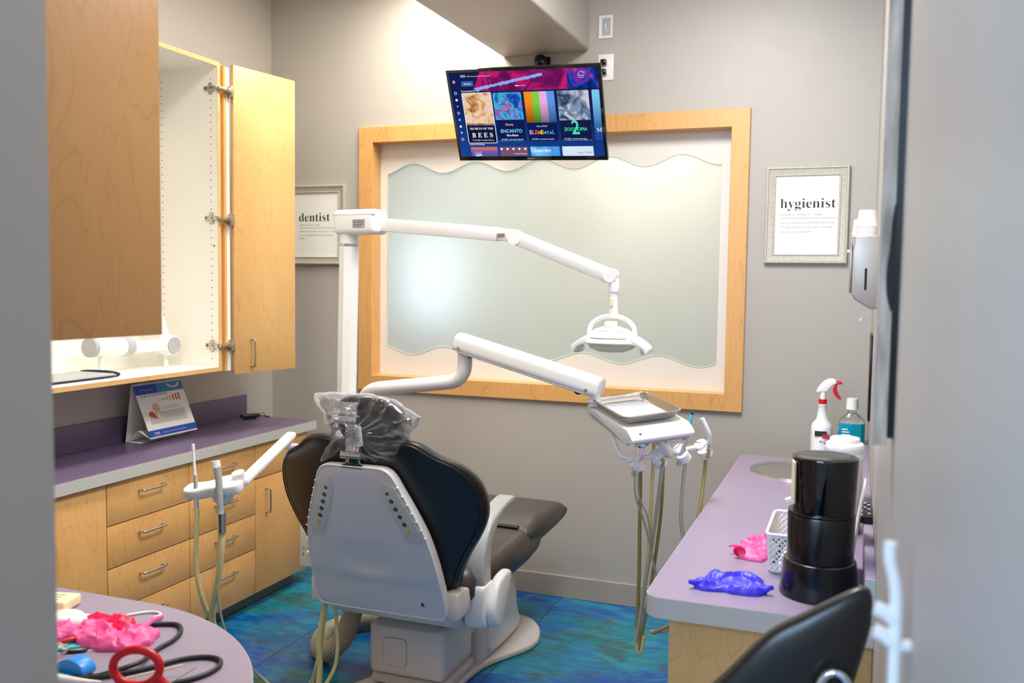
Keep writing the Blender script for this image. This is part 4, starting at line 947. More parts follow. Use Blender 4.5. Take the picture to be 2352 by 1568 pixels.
for q in (-.035, .0, .03, .095):
    b = B(); cyl(b, hp(.165, q, -.066), hp(.165, q, -.084), .006); obj('valve_stub', b, 'steel', hb, 40)
lgm = HM @ Matrix.Translation((.199, -.050, -.0375))
b = B(); prism(b, rrect(-.004, -.004, .004, .004, .001), lambda u, v: hp(.1895 + u * .5, -.072 + v, -.0355 - u * .4), lambda u, v: hp(.1905 + u * .5, -.072 + v, -.0345 - u * .4)); obj('logo_mark', b, 'ink', hb)
# handpiece bar and holders
HL = [Vector((-.673, 2.975, 1.018)), Vector((-.612, 3.035, 1.022)), Vector((-.546, 3.10, 1.033)), Vector((-.484, 3.165, 1.043))]
bar('bar_bracket', hp(.14, .012, -.070), Vector((-.573, 3.065, 1.022)), .026, .028, 'white', du, .005)
b = B(); tube(b, [Vector((-.764, 3.02, 1.090)), Vector((-.748, 3.00, 1.065)), Vector((-.731, 2.98, 1.038)), Vector((-.712, 2.972, 1.020)), HL[0]], .0078, 12, 5); tube(b, [HL[0], HL[1], HL[2], HL[3]], .008, 12, 2); tube(b, [HL[3], HL[3] + Vector((.022, .004, .010)), Vector((-.452, 3.13, 1.085)), Vector((-.478, 3.12, 1.145))], .0085, 12, 5); obj('handpiece_bar', b, 'white', du, 60)
ldir = (HL[3] - HL[0]).normalized(); ff = Vector((.62, -.62, -.15)).normalized()
for i, p in enumerate(HL):
    nrm = Vector((-.35, -.55, .72)).normalized(); uu, vv = frame_of(nrm)
    b = B(); cyl(b, p - nrm * .014, p + nrm * .012, .024, .022); q = p + ff * .020 - Vector((0, 0, .012)); cyl(b, q - nrm * .014, q + nrm * .012, .024, .022); obj('holder', b, 'white', du, 40)
    b = B(); cyl(b, p - nrm * .0165, p - nrm * .0138, .021); obj('holder_base', b, 'grey_plastic', du, 40)
# hoses
def hose(pts, r, m, parent, name='hose'):
    b = B(); tube(b, [Vector(p) for p in pts], r, 10, 8); return obj(name, b, m, parent, 60)
hose([(-.665, 2.955, .985), (-.664, 2.96, .90), (-.640, 3.0, .80), (-.615, 3.04, .66), (-.60, 3.06, .55), (-.625, 3.08, .46)], .0035, 'hose_grey', du)
hose([(-.675, 3.06, 1.07), (-.668, 3.05, .95), (-.667, 3.05, .80), (-.665, 3.05, .60), (-.668, 3.05, .42)], .0065, 'hose_olive', du)
hose([(-.585, 3.00, .995), (-.598, 3.02, .90), (-.618, 3.04, .75), (-.640, 3.05, .60), (-.660, 3.05, .45), (-.672, 3.05, .37)], .0065, 'hose_grey', du)
hose([(-.63, 3.08, 1.06), (-.632, 3.07, .9), (-.636, 3.06, .72), (-.648, 3.06, .55), (-.665, 3.06, .40), (-.668, 3.06, .34), (-.655, 3.06, .335), (-.645, 3.06, .39)], .0065, 'hose_yellow', du)
hose([(-.60, 3.10, 1.06), (-.602, 3.10, .9), (-.606, 3.09, .78), (-.622, 3.08, .62), (-.640, 3.07, .48), (-.655, 3.06, .38), (-.660, 3.06, .33)], .0060, 'hose_olive', du)
hose([(-.525, 3.09, .995), (-.530, 3.08, .90), (-.528, 3.06, .80), (-.505, 3.05, .68), (-.50, 3.1, .55), (-.56, 3.1, .42), (-.63, 3.08, .40)], .0065, 'hose_grey', du)
hose([(-.466, 3.15, 1.0), (-.470, 3.14, .92), (-.478, 3.10, .80), (-.500, 3.08, .62), (-.54, 3.08, .46), (-.62, 3.07, .40)], .0065, 'hose_olive', du)
hose([(-.655, 2.955, 1.0), (-.655, 2.97, .90), (-.630, 3.0, .82), (-.622, 3.05, .70), (-.64, 3.05, .60), (-.635, 3.05, .52)], .0025, 'hose_grey', du)
b = B(); tube(b, [hp(.19, -.09, -.08), HL[0] + Vector((.004, -.01, .06))], .0018, 6, 1); tube(b, [HL[2] + Vector((-.03, -.02, .03)), HL[3] + Vector((0, 0, .012))], .0025, 6, 1); obj('rod', b, 'steel', du, 60)

# instruments resting in the holders
t = thing('air_water_syringe', 'chrome air water syringe in the leftmost holder of delivery unit', 'syringe', HL[0])
b = B(); p0 = Vector((-.668, 2.945, .985)); p1 = Vector((-.645, 2.955, 1.062)); tube(b, [p0, p0.lerp(p1, .5), p1], lambda s: .0062 + .0035 * s, 12, 3); obj('handle', b, 'chrome', t, 60)
b = B(); box(b, p1 - Vector((.013, .012, .004)), p1 + Vector((.013, .012, .014)), .005); cyl(b, p1 + Vector((.006, -.008, .012)), p1 + Vector((.010, -.011, .02)), .004); obj('head', b, 'chrome', t, 50)
b = B(); tube(b, [p1 + Vector((-.008, 0, .010)), p1 + Vector((-.035, -.005, .022)), p1 + Vector((-.060, -.01, .030)), p1 + Vector((-.085, -.015, .020))], .0018, 8, 5); obj('nozzle', b, 'white', t, 60)
b = B(); tube(b, [p0, p0 - Vector((.004, 0, .02))], .0055, 10, 1); obj('hose_end', b, 'hose_grey', t, 60)
t = thing('suction_handpiece', 'slim grey handpiece with blue tip sleeve in the third holder', 'handpiece', HL[2])
p0 = Vector((-.546, 3.078, .985)); p1 = Vector((-.518, 3.085, 1.098)); p2 = Vector((-.506, 3.088, 1.160))
b = B(); tube(b, [p0, p1], lambda s: .0085 - .0025 * s, 12, 2); obj('handle', b, 'grey_plastic', t, 60)
b = B(); tube(b, [p1, p2], .0058, 12, 1); obj('tip_sleeve', b, 'cyan_tip', t, 60)
b = B(); tube(b, [p2, p2 + Vector((.001, 0, .006))], .0045, 12, 1); obj('tip_end', b, 'navy', t, 60)
b = B(); o = [(-.004, -.07), (.020, -.055), (.026, -.01), (.008, .0)]
prism(b, o, lambda u, v: p2 + Vector((u + .006, -.003, v - .012)), lambda u, v: p2 + Vector((u + .006, -.0025, v - .012))); obj('wrapper', b, 'film', t)
for i, (p, lb) in enumerate(((HL[1], 'short olive hose coupling in the second holder from left'), (HL[3], 'olive hose coupling with metal tip in the rightmost holder'))):
    t = thing('hose_coupling', lb, 'coupling', p)
    q = p + Vector((.025, -.028, 0))
    b = B(); tube(b, [q + Vector((0, 0, -.035)), q + Vector((.002, 0, -.005))], .0075, 12, 1); obj('sleeve', b, 'hose_olive', t, 60)
    b = B(); tube(b, [q + Vector((0.002, 0, -.005)), q + Vector((.003, 0, .012 if i else .002))], .0045, 10, 1); obj('connector', b, 'steel', t, 60)

# tray
t = thing('instrument_tray', 'empty stainless steel tray resting on the white control head', 'tray', hp(0, 0, -.02))
b = B(); TL_, TB_ = .146, .108
def ringt(ins, n, r):
    return [hp(a, c, n) for a, c in rrect(-TL_ + ins, -TB_ + ins, TL_ - ins, TB_ - ins, max(.004, r - ins), 6)]
rings = [ringt(.0, .006, .035), ringt(.0, .0095, .035), ringt(.005, .011, .035), ringt(.008, .009, .035), ringt(.016, -.010, .035), ringt(.020, -.013, .035)]
R_ = [[b.verts.new(p) for p in r] for r in rings]
for A, C in zip(R_, R_[1:]):
    for j in range(len(A)): b.faces.new((A[j], A[(j + 1) % len(A)], C[(j + 1) % len(A)], C[j]))
b.faces.new(R_[-1]); bot = [[b.verts.new(p) for p in ringt(.0, .006, .035)], [b.verts.new(p) for p in ringt(.010, .004, .035)], [b.verts.new(p) for p in ringt(.018, -.0125, .035)], [b.verts.new(p) for p in ringt(.022, -.0155, .035)]]
for A, C in zip(bot, bot[1:]):
    for j in range(len(A)): b.faces.new((A[j], C[j], C[(j + 1) % len(A)], A[(j + 1) % len(A)]))
b.faces.new(bot[-1][::-1]); obj('pan', b, 'steel', t, 50)
b = B(); prism(b, [(a, c) for a, c in rrect(-TL_ + .026, -TB_ + .026, TL_ - .026, TB_ - .026, .012, 6)], lambda u, v: hp(u, v, -.0125), lambda u, v: hp(u, v, -.0118)); obj('liner', b, 'grey_plastic', t)

# ------------------------------------------------------------------ assistant's arm
aa = thing('assistant_arm', 'white jointed assistant arm with holder block in front of the cabinets', 'holder arm', (-2.0, 3.2, .76))
b = B(); tube(b, [(-2.05, 3.26, .755), (-2.05, 3.24, .86), (-2.04, 3.20, .925)], .022, 14, 4); obj('riser', b, 'white', aa, 60)
bar('short_link', (-1.98, 3.13, .916), (-2.135, 3.12, .926), .028, .034, 'white', aa, .010)
b = B(); cyl(b, (-2.108, 3.12, .935), (-2.108, 3.12, .962), .012); obj('pivot', b, 'steel', aa, 40)
bar('long_link', (-2.115, 3.145, .970), (-1.962, 2.62, .892), .026, .042, 'white', aa, .010)
hc = Vector((-2.06, 2.60, .872)); KM = Matrix.Translation(hc) @ Matrix.Rotation(math.radians(16), 4, 'Z') @ Matrix.Rotation(math.radians(-10), 4, 'Y') @ Matrix.Rotation(math.radians(18), 4, 'X')
b = B(); prism(b, smooth2([(-.10, -.03), (-.06, -.045), (0, -.042), (.06, -.050), (.098, -.040), (.105, .0), (.09, .035), (.03, .042), (-.02, .020), (-.085, .025), (-.105, .0)], 4), lambda u, v: KM @ Vector((u, v, -.018)), lambda u, v: KM @ Vector((u, v, .020)), .008); obj('holder_block', b, 'white', aa, 45)
b = B(); box(b, (.018, -.052, -.022), (.034, -.01, .023), .004, 2, KM); obj('holder_notch', b, 'grey_plastic', aa, 40)
b = B(); lathe(b, [(0, -.028), (.018, -.024), (.026, -.008), (.026, .01), (.02, .02), (0, .022)], (0.02, -.01, -.035), 24, 1.4, .9, KM); obj('holder_knob', b, 'white', aa, 60)
b = B(); cyl(b, KM @ Vector((.09, .01, -.01)), KM @ Vector((.09, .01, .038)), .022); obj('holder_pivot', b, 'white', aa, 40)
hose([(-2.096, 2.55, .806), (-2.100, 2.55, .70), (-2.102, 2.55, .60), (-2.090, 2.56, .50), (-2.080, 2.6, .40), (-2.05, 2.7, .22), (-1.98, 2.85, .03), (-1.93, 2.93, .02), (-1.90, 2.96, .06), (-1.872, 2.97, .20), (-1.850, 2.97, .36)], .0085, 'hose_yellow', aa)
hose([(-1.993, 2.55, .742), (-1.998, 2.55, .66), (-2.020, 2.56, .56), (-2.060, 2.58, .44), (-2.065, 2.62, .34), (-2.0, 2.75, .15), (-1.92, 2.86, .02), (-1.865, 2.92, .02), (-1.855, 2.94, .12), (-1.858, 2.94, .24), (-1.838, 2.95, .37)], .0115, 'hose_yellow', aa)
hose([(-2.003, 2.55, .80), (-2.006, 2.55, .70), (-2.022, 2.56, .56), (-2.026, 2.58, .44), (-2.02, 2.64, .30), (-1.96, 2.80, .08), (-1.935, 2.88, .015), (-1.90, 2.92, .05), (-1.862, 2.94, .16), (-1.85, 2.96, .36)], .0045, 'hose_grey', aa)
hose([(-1.80, 2.96, .37), (-1.79, 2.955, .28), (-1.785, 2.95, .20), (-1.80, 2.94, .12), (-1.85, 2.90, .03), (-1.9, 2.86, .012)], .007, 'hose_yellow', aa)
t = thing('saliva_ejector', 'thin white saliva ejector standing upright in the holder block', 'saliva ejector', (-2.11, 2.56, .9))
b = B(); tube(b, [(-2.112, 2.56, .915), (-2.118, 2.56, 1.005)], lambda s: .0052 - .001 * s, 12, 2); obj('straw', b, 'white', t, 60)
b = B(); tube(b, [(-2.118, 2.56, 1.003), (-2.119, 2.56, 1.025)], .0056, 12, 1); obj('tip', b, 'white', t, 60)
b = B(); tube(b, [(-2.110, 2.56, .918), (-2.106, 2.557, .86)], lambda s: .007 + .003 * math.sin(s * PI), 12, 4); obj('valve', b, 'arm_grey', t, 60)
b = B(); tube(b, [(-2.106, 2.555, .862), (-2.098, 2.55, .80)], .0085, 12, 1); obj('valve_body', b, 'chrome', t, 60)
t = thing('suction_valve', 'grey and white suction handle in the holder block beside saliva ejector', 'suction handle', (-2.0, 2.56, .9))
b = B(); tube(b, [(-2.016, 2.555, .955), (-2.008, 2.555, .90), (-2.000, 2.55, .83), (-1.996, 2.55, .74)], lambda s: .0125 - .002 * s, 16, 4); obj('body', b, 'arm_grey', t, 60)
b = B(); tube(b, [(-2.018, 2.555, .952), (-2.022, 2.555, .975)], .0145, 16, 1); obj('cap', b, 'white', t, 60)
b = B(); tube(b, [(-1.990, 2.545, .800), (-1.990, 2.545, .735)], .014, 16, 1); obj('lever', b, 'chrome', t, 60)

# corrugated conduit
t = thing('corrugated_conduit', 'beige ribbed conduit hose looping on blue floor left of chair', 'conduit', (-1.95, 3.5, 0))
cp = catmull([(-1.865, 3.22, .40), (-1.870, 3.22, .28), (-1.905, 3.20, .15), (-1.995, 3.22, .062), (-2.085, 3.30, .045), (-2.135, 3.44, .045), (-2.10, 3.58, .045), (-2.02, 3.66, .045), (-1.90, 3.70, .045), (-1.72, 3.66, .045)], 18)
acc = [0]
for p, q in zip(cp, cp[1:]): acc.append(acc[-1] + (q - p).length)
fine = []; s = 0; i = 0
while s < acc[-1]:
    while acc[i + 1] < s: i += 1
    k = (s - acc[i]) / (acc[i + 1] - acc[i]); fine.append(cp[i].lerp(cp[i + 1], k)); s += .0028
def rc(x):
    L_ = x * acc[-1]
    if .34 < x < .50: return .040
    return .0385 + (.0028 if (L_ % .0140) < .0070 else -.0028)
b = B(); tube(b, fine, rc, 20, 1); obj('ribbed_tube', b, 'conduit', t, 80)
#==RIGHT==
# ================================================================== right counter
CT = .851
t = thing('sink_counter', 'lilac laminate counter with grey edge along the right wall', 'counter', (-.2, 3.1, 0))
co = [(XR - .0005, 2.145), (XR - .0005, 4.13), (-.425, 4.13), (-.455, 4.10)] + [(-.455 + .045 * (1 - math.cos(a)), 2.19 - .045 * math.sin(a)) for a in [PI / 2 * i / 8 for i in range(9)]]
co = [(x, y - .0 if y > 2.2 else y + (-.0)) for x, y in co]
SKX, SKY, SKR = -.195, 3.83, .178
def slab_with_hole(name, z0, z1, m, outl, inset=0):
    b = B(); n = 64
    # outer outline resampled by angle about the sink centre
    P = [Vector((x, y, 0)) for x, y in outl]
    def hit(a):
        d = Vector((math.cos(a), math.sin(a))); best = 0
        for i in range(len(P)):
            p, q = P[i], P[(i + 1) % len(P)]; e = q - p; den = d.x * e.y - d.y * e.x
            if abs(den) < 1e-9: continue
            wx, wy = p.x - SKX, p.y - SKY; tt = (wx * e.y - wy * e.x) / den; uu = (wx * d.y - wy * d.x) / den
            if tt > 0 and -1e-6 <= uu <= 1 + 1e-6: best = max(best, tt)
        return (SKX + d.x * best, SKY + d.y * best)
    A = sorted(set([2 * PI * i / n for i in range(n)] + [math.atan2(y - SKY, x - SKX) % (2 * PI) for x, y in outl]))
    for z, fl in ((z1, 1), (z0, 0)):
        I = [b.verts.new((SKX + SKR * .96 * math.cos(a), SKY + SKR * .96 * math.sin(a), z)) for a in A]; O = [b.verts.new((*hit(a), z)) for a in A]
        for j in range(len(A)):
            k = (j + 1) % len(A); b.faces.new((I[j], O[j], O[k], I[k]) if fl else (I[j], I[k], O[k], O[j]))
        if fl: I1, O1 = I, O
    for j in range(len(A)):
        k = (j + 1) % len(A); b.faces.new((O1[j], O[j], O[k], O1[k])); b.faces.new((I1[k], I[k], I[j], I1[j]))
    return b
b = slab_with_hole('top', CT - .012, CT, None, co); obj('worktop', b, 'purple_r', t)
b = slab_with_hole('top', CT - .050, CT - .0005, None, [((x - (-.2)) * 1.0 + (-.2) - (.0012 if x < -.4 else 0), y - (.0012 if y < 2.2 else 0) + (.0012 if y > 4 else 0)) for x, y in co]); obj('edge_band', b, 'edge_warm', t, 30)
qbox('backsplash', (.037, 2.16, CT + .0005), (XR - .0005, 4.13, CT + .10), 'purple_r', t, .0012)
qbox('backsplash_end', (.0368, 2.157, CT + .0005), (XR - .0006, 2.1602, CT + .0998), 'edge_grey', t)
wr = wood('maple_end_panel', (230, 178, 112), (178, 120, 60), shift=31)
b = B(); box(b, (-.405, 2.215, .09), (XR - .001, 2.234, CT - .0505), 0); obj('end_panel', b, wr, t)
b = B(); box(b, (-.385, 2.2345, .09), (XR - .001, 4.09, CT - .0505)); obj('carcass', b, 'maple_edge', t)
for k in range(4):
    y0 = 2.236 + .463 * k
    qbox('door', (-.4045, y0, .092), (-.3855, y0 + .459, CT - .056), M['maple_v'], t, .001)
qbox('toe_kick', (-.33, 2.26, 0), (XR - .001, 4.08, .0895), 'kick', t)
b = B(); lathe(b, [(SKR + .016, CT + .0005), (SKR + .013, CT + .006), (SKR - .003, CT + .005), (SKR - .012, CT - .004), (SKR - .022, CT - .04), (SKR - .035, CT - .12), (SKR - .075, CT - .145), (.03, CT - .150), (.0, CT - .150)], (SKX, SKY, 0), 56)
t2 = thing('sink', 'round stainless steel sink set into the lilac counter', 'sink', (SKX, SKY, CT)); obj('basin', b, 'steel', t2, 50)
b = B(); lathe(b, [(.0, -.0), (.028, .0), (.028, .003), (0, .004)], (SKX, SKY, CT - .1495), 24); obj('drain', b, 'chrome', t2, 50)
t2 = thing('faucet', 'chrome faucet mostly hidden behind the white wipes tub', 'faucet', (-.03, 3.62, CT))
b = B(); lathe(b, [(.026, .0005), (.026, .012), (.016, .02), (.014, .05), (0, .052)], (-.000, 3.70, CT), 24); obj('base', b, 'chrome', t2, 50)
b = B(); tube(b, [(-.0, 3.70, CT + .04), (-.0, 3.70, CT + .10), (-.02, 3.71, CT + .145), (-.055, 3.72, CT + .150), (-.10, 3.74, CT + .135)], .010, 14, 6); obj('spout', b, 'chrome', t2, 60)

# spray bottle
def at(x, y): return Matrix.Translation((x, y, CT))
t = thing('spray_bottle', 'white trigger spray bottle with red nozzle and black label behind the sink', 'spray bottle', (-.135, 4.06, CT)); BX, BY = -.115, 4.065
b = B(); lathe(b, [(0, .0005), (.040, .0005), (.043, .006), (.043, .15), (.040, .165), (.024, .185), (.020, .205), (.017, .240), (.019, .243), (.019, .25), (0, .25)], (BX - .008, BY, CT), 36); obj('bottle', b, 'bag_white', t, 50)
b = B(); box(b, (BX - .034, BY - .0440, CT + .118), (BX + .014, BY - .040, CT + .140)); lbm = obj('label', b, 'ink', t)
b = B(); box(b, (BX - .004, BY - .0446, CT + .110), (BX + .024, BY - .0405, CT + .128), .002); obj('logo_patch', b, 'red', t)
text('label_lettering', '32 Oz', (BX - .014, BY - .0436, CT + .092), (1, 0, 0), (0, 0, 1), .030, 'ink', t, .02)
for z in (.13, .11, .09, .07): qbox('level_mark', (BX - .048, BY - .028, CT + z), (BX - .043, BY - .0275, CT + z + .0015), 'ink_grey', t)
b = B(); cyl(b, (BX - .008, BY, CT + .250), (BX - .008, BY, CT + .270), .017); obj('collar', b, 'red', t, 40)
b = B(); cyl(b, (BX - .008, BY, CT + .270), (BX - .006, BY, CT + .305), .012)
prism(b, smooth2([(-.034, .300), (-.026, .322), (-.008, .345), (.012, .357), (.030, .358), (.042, .352), (.044, .338), (.030, .330), (.018, .315), (.008, .303), (-.012, .300)], 4), lambda u, v: (BX + u, BY - .013, CT + v), lambda u, v: (BX + u, BY + .013, CT + v), .005); obj('spray_head', b, 'white', t, 45)
b = B(); prism(b, smooth2([(.028, .352), (.046, .350), (.064, .346), (.066, .337), (.050, .334), (.046, .318), (.052, .296), (.064, .276), (.058, .272), (.038, .290), (.030, .312), (.036, .332)], 4), lambda u, v: (BX + u, BY - .008, CT + v), lambda u, v: (BX + u, BY + .008, CT + v), .003); obj('trigger', b, 'red', t, 45)
# mouthwash
t = thing('mouthwash_bottle', 'clear bottle of teal mouthwash with white cap near the right wall', 'bottle', (-.012, 4.02, CT)); BX, BY = -.006, 3.99
b = B(); lathe(b, [(0, .0005), (.044, .0005), (.047, .01), (.047, .05), (.0515, .09), (.0515, .155), (.0515, .182), (.050, .187), (0, .187)], (BX, BY, CT), 8, 1, .7, None, 2); obj('liquid', b, 'teal_liquid', t, 30)
b = B(); lathe(b, [(.0515, .1872), (.046, .205), (.022, .226), (.017, .232), (.017, .240), (.019, .243), (.019, .247)], (BX, BY, CT), 8, 1, .7); obj('bottle', b, 'clear', t, 30)
b = B(); cyl(b, (BX, BY, CT + .244), (BX, BY, CT + .288), .0235, .022, 32); obj('cap', b, 'white', t, 30)
for i in range(4): qbox('label_line', (BX - .036, BY - .0385, CT + .13 + .011 * i), (BX + .004 - .006 * i, BY - .0364, CT + .1345 + .011 * i), 'paper', t)
# wipes tub
t = thing('wipes_tub', 'large white round tub with ridged lid behind the black dispenser', 'tub', (-.02, 2.95, CT)); BX, BY = -.021, 2.955
b = B(); lathe(b, [(0, .0005), (.050, .0005), (.052, .006), (.052, .225), (.0, .226)], (BX, BY, CT), 44); obj('body', b, 'bag_white', t, 50)
b = B(); lathe(b, [(.0545, .222), (.0555, .228), (.0555, .240), (.053, .243), (.0555, .246), (.0555, .268), (.050, .274), (.044, .276), (.043, .286), (.040, .289), (0, .290)], (BX, BY, CT), 44); obj('lid', b, 'white', t, 50)
for i in range(5):
    b = B(); tube(b, [(BX + .0525 * math.sin(a), BY - .0525 * math.cos(a), CT + .215 - .008 * i) for a in [(-.7 + 1.2 * j / 8) for j in range(9)]], .0007, 5, 1); obj('label_line', b, 'ink_grey', t)
# black tiered dispenser
t = thing('cup_dispenser', 'tall glossy black three-tier cylindrical dispenser on the lilac counter', 'dispenser', (-.064, 2.32, CT)); BX, BY = -.064, 2.325
b = B(); lathe(b, [(0, .0005), (.092, .0005), (.093, .004), (.084, .086), (.080, .089), (0, .0892)], (BX, BY, CT), 64); obj('base_tier', b, 'black', t, 40)
b = B(); lathe(b, [(0, .0892), (.0765, .0892), (.0785, .196), (.0775, .1985), (0, .199)], (BX, BY, CT), 64); obj('middle_tier', b, 'black', t, 40)
b = B(); lathe(b, [(0, .1992), (.0715, .1992), (.0765, .3335), (.0755, .337), (.070, .339), (0, .336)], (BX + .005, BY, CT), 64); obj('top_tier', b, 'gloss_black', t, 40)
b = B(); lathe(b, [(.0775, .200), (.0778, .204), (.0768, .206)], (BX, BY, CT), 64); obj('tier_ring', b, 'gloss_black', t, 40)
aL = math.radians(212)
b = B(); pts = [(BX + .005 + .0775 * math.cos(aL + .14 * k), BY + .0775 * math.sin(aL + .14 * k)) for k in (-1, 0, 1)]
prism(b, [(-.006, .235), (.006, .225), (.006, .325), (-.006, .330)], lambda u, v: (BX - .0625 + u * .6, BY - .040 - u, CT + v), lambda u, v: (BX - .0665 + u * .6, BY - .044 - u, CT + v), .001); obj('side_window', b, 'cream_ink', t)
# paper pouch leaning behind dispenser
t = thing('paper_pouch', 'white paper pouch standing upright between dispenser and backsplash', 'pouch', (.02, 2.48, CT))
b = B(); N = 12; rows = []
for i in range(N + 1):
    z = i / N; wdt = .075 * (1 - .75 * z ** 3); x = .004 + .030 * z ** 1.2
    rows.append([b.verts.new((x + dx, 2.50 + s * wdt + .01 * math.sin(z * 5), CT + .001 + .255 * z)) for s, dx in ((-1, -.0015), (1, -.0015), (1, .0015 + .004 * (1 - z)), (-1, .0015 + .004 * (1 - z)))])
for A, C in zip(rows, rows[1:]):
    for j in range(4): b.faces.new((A[j], A[(j + 1) % 4], C[(j + 1) % 4], C[j]))
b.faces.new(rows[0][::-1]); b.faces.new(rows[-1]); bmesh.ops.recalc_face_normals(b, faces=b.faces[:]); obj('sheet', b, 'bag_white', t, 60)
# television remote
t = thing('remote_control', 'black television remote with small buttons on the backsplash ledge', 'remote', (.045, 2.72, CT + .10))
b = B(); box(b, (.022, 2.66, CT + .1005), (.0585, 2.84, CT + .122), .004, 3); obj('body', b, 'black', t, 45)
k = 0
for i in range(9):
    for j in range(3):
        k += 1; b = B(); c = Vector((.030 + .0100 * j, 2.675 + .018 * i, CT + .1225)); box(b, c - Vector((.0030, .0045, .001)), c + Vector((.0030, .0045, .0012)), .0008); obj('button', b, 'yellow' if (i, j) == (2, 0) else 'banner_blue' if (i, j) == (2, 1) else 'light_grey_ink' if (i + j) % 3 == 0 else 'rubber', t)
# woven basket with bottle
t = thing('basket', 'small white woven plastic basket beside the black dispenser', 'basket', (-.165, 2.55, CT))
def bpt(u, v, h, off=0):
    """u,v in -1..1 over the mouth; h height"""
    k = .86 + .14 * h / .105
    return Vector((-.148 + u * .052 * k, 2.565 + v * .135 * k, CT + .0008 + h))
per = rrect(-1, -1, 1, 1, .22, 5)
def loop(h, off=0): return [bpt(u, v, h) + Vector((u * off, v * off, 0)) for u, v in per]
b = B(); A = [b.verts.new(p) for p in loop(.0)]; b.faces.new(A[::-1]); C = [b.verts.new(p) for p in loop(.004)]; b.faces.new(C)
for j in range(len(A)): b.faces.new((A[j], A[(j + 1) % len(A)], C[(j + 1) % len(A)], C[j]))
obj('floor_panel', b, 'white_plastic', t)
b = B(); tube(b, loop(.104), .0042, 8, 1, closed=True); obj('rim', b, 'white_plastic', t, 60)
b = B(); tube(b, loop(.006), .0035, 8, 1, closed=True); obj('bottom_rim', b, 'white_plastic', t, 60)
def plen(lp):
    a = [0]
    for p, q in zip(lp, lp[1:] + [lp[0]]): a.append(a[-1] + (q - p).length)
    return a
def onloop(lp, a, s):
    s = s % a[-1]
    for i in range(len(lp)):
        if a[i + 1] >= s: return lp[i].lerp(lp[(i + 1) % len(lp)], (s - a[i]) / max(1e-9, a[i + 1] - a[i]))
    return lp[0]
b = B(); NW = 46
LP = {}
for ph in (0, 1):
    for row in range(6):
        pts = []
        for i in range(NW * 4):
            s = i / (NW * 4); h = .013 + .0155 * row + .0072 * math.sin(2 * PI * (s * NW / 2) + PI * ph)
            lp = loop(round(h, 4), .0012 * math.cos(2 * PI * (s * NW / 2) + PI * ph)); a = plen(lp); pts.append(onloop(lp, a, s * a[-1]))
        tube(b, pts, .0025, 5, 1, closed=True, sx=1.0)
obj('woven_wall', b, 'white_plastic', t, 60)
t = thing('sanitizer_bottle', 'clear pump bottle with white pump standing in the white basket', 'pump bottle', (-.125, 2.56, CT + .006)); BX, BY = -.128, 2.585
b = B(); lathe(b, [(0, .006), (.028, .006), (.030, .01), (.030, .085), (.024, .10), (.012, .108), (.012, .115), (0, .115)], (BX, BY, CT), 28, 1, 1); obj('bottle', b, 'clear', t, 50)
b = B(); lathe(b, [(.0305, .03), (.0305, .08)], (BX, BY, CT), 28); obj('label', b, 'light_grey_ink', t, 50)
b = B(); lathe(b, [(0, .112), (.015, .112), (.015, .128), (.007, .130), (.006, .165), (.0, .166)], (BX, BY, CT), 20); tube(b, [(BX + .004, BY, CT + .168), (BX - .02, BY - .004, CT + .170), (BX - .036, BY - .008, CT + .164)], .006, 10, 4); obj('pump', b, 'white', t, 50)
t = thing('strap', 'dark crumpled strap with green bits lying inside the white basket', 'strap', (-.15, 2.49, CT + .006))
b = B(); tube(b, [(-.185, 2.47, CT + .075), (-.165, 2.46, CT + .088), (-.150, 2.475, CT + .080), (-.135, 2.46, CT + .075), (-.12, 2.47, CT + .060), (-.14, 2.50, CT + .03), (-.16, 2.52, CT + .012)], .006, 8, 5); tube(b, [(-.18, 2.50, CT + .012), (-.17, 2.49, CT + .05), (-.155, 2.475, CT + .078)], .007, 8, 5); obj('band', b, 'rubber', t, 60)
b = B(); tube(b, [(-.170, 2.452, CT + .082), (-.155, 2.455, CT + .090), (-.14, 2.448, CT + .078)], .003, 8, 4); obj('green_trim', b, 'green_trim', t, 60)

# gloves: crumpled thin nitrile
def crumple(name, outline, H, m, z0, seed, freq=15, amp=.012, parent=None, base=None):
    o = smooth2(outline, 10); b = B(); cu_ = sum(p[0] for p in o) / len(o); cv_ = sum(p[1] for p in o) / len(o)
    def f(u, v, w):
        sk = Vector((u * freq + .35 * noise.noise(Vector((u * 30, v * 30, seed))), v * freq * .8, seed))
        r = 1 - min(1, abs(noise.noise(sk) * 3.0)); r2_ = 1 - min(1, abs(noise.noise(sk * 2.3 + Vector((7, 3, seed))) * 3.0))
        h = min(1, max(0, w) / H * 1.15)
        z = z0 + max(0, w) * (.40 + .60 * r) + amp * .5 * r2_ * h
        e = .009 * noise.noise(Vector((u * 45, v * 45, seed + 2)))
        return Vector((u + e, v + e * .8, max(z0 + .0004, z)))
    pillow(b, o, f, H, .0004, 40, 3.2, (cu_, cv_)); return obj(name, b, m, parent, 40)
t = thing('glove', 'crumpled blue-violet nitrile glove on the lilac counter front', 'glove', (-.27, 2.28, CT), 'used nitrile gloves')
crumple('palm', [(-.355, 2.262), (-.34, 2.235), (-.28, 2.24), (-.22, 2.235), (-.19, 2.25), (-.182, 2.29), (-.20, 2.345), (-.25, 2.385), (-.30, 2.375), (-.335, 2.33)], .026, 'blue_glove', CT + .0005, 1.3, parent=t)
for pts in ([(-.335, 2.262), (-.352, 2.248), (-.362, 2.238)], [(-.20, 2.27), (-.182, 2.262), (-.176, 2.268), (-.168, 2.262)]):
    b = B(); tube(b, [Vector((x, y, CT + .011 + .003 * i % 2)) for i, (x, y) in enumerate(pts)], lambda s: .0085 - .003 * s, 9, 5); obj('finger', b, 'blue_glove', t, 60)
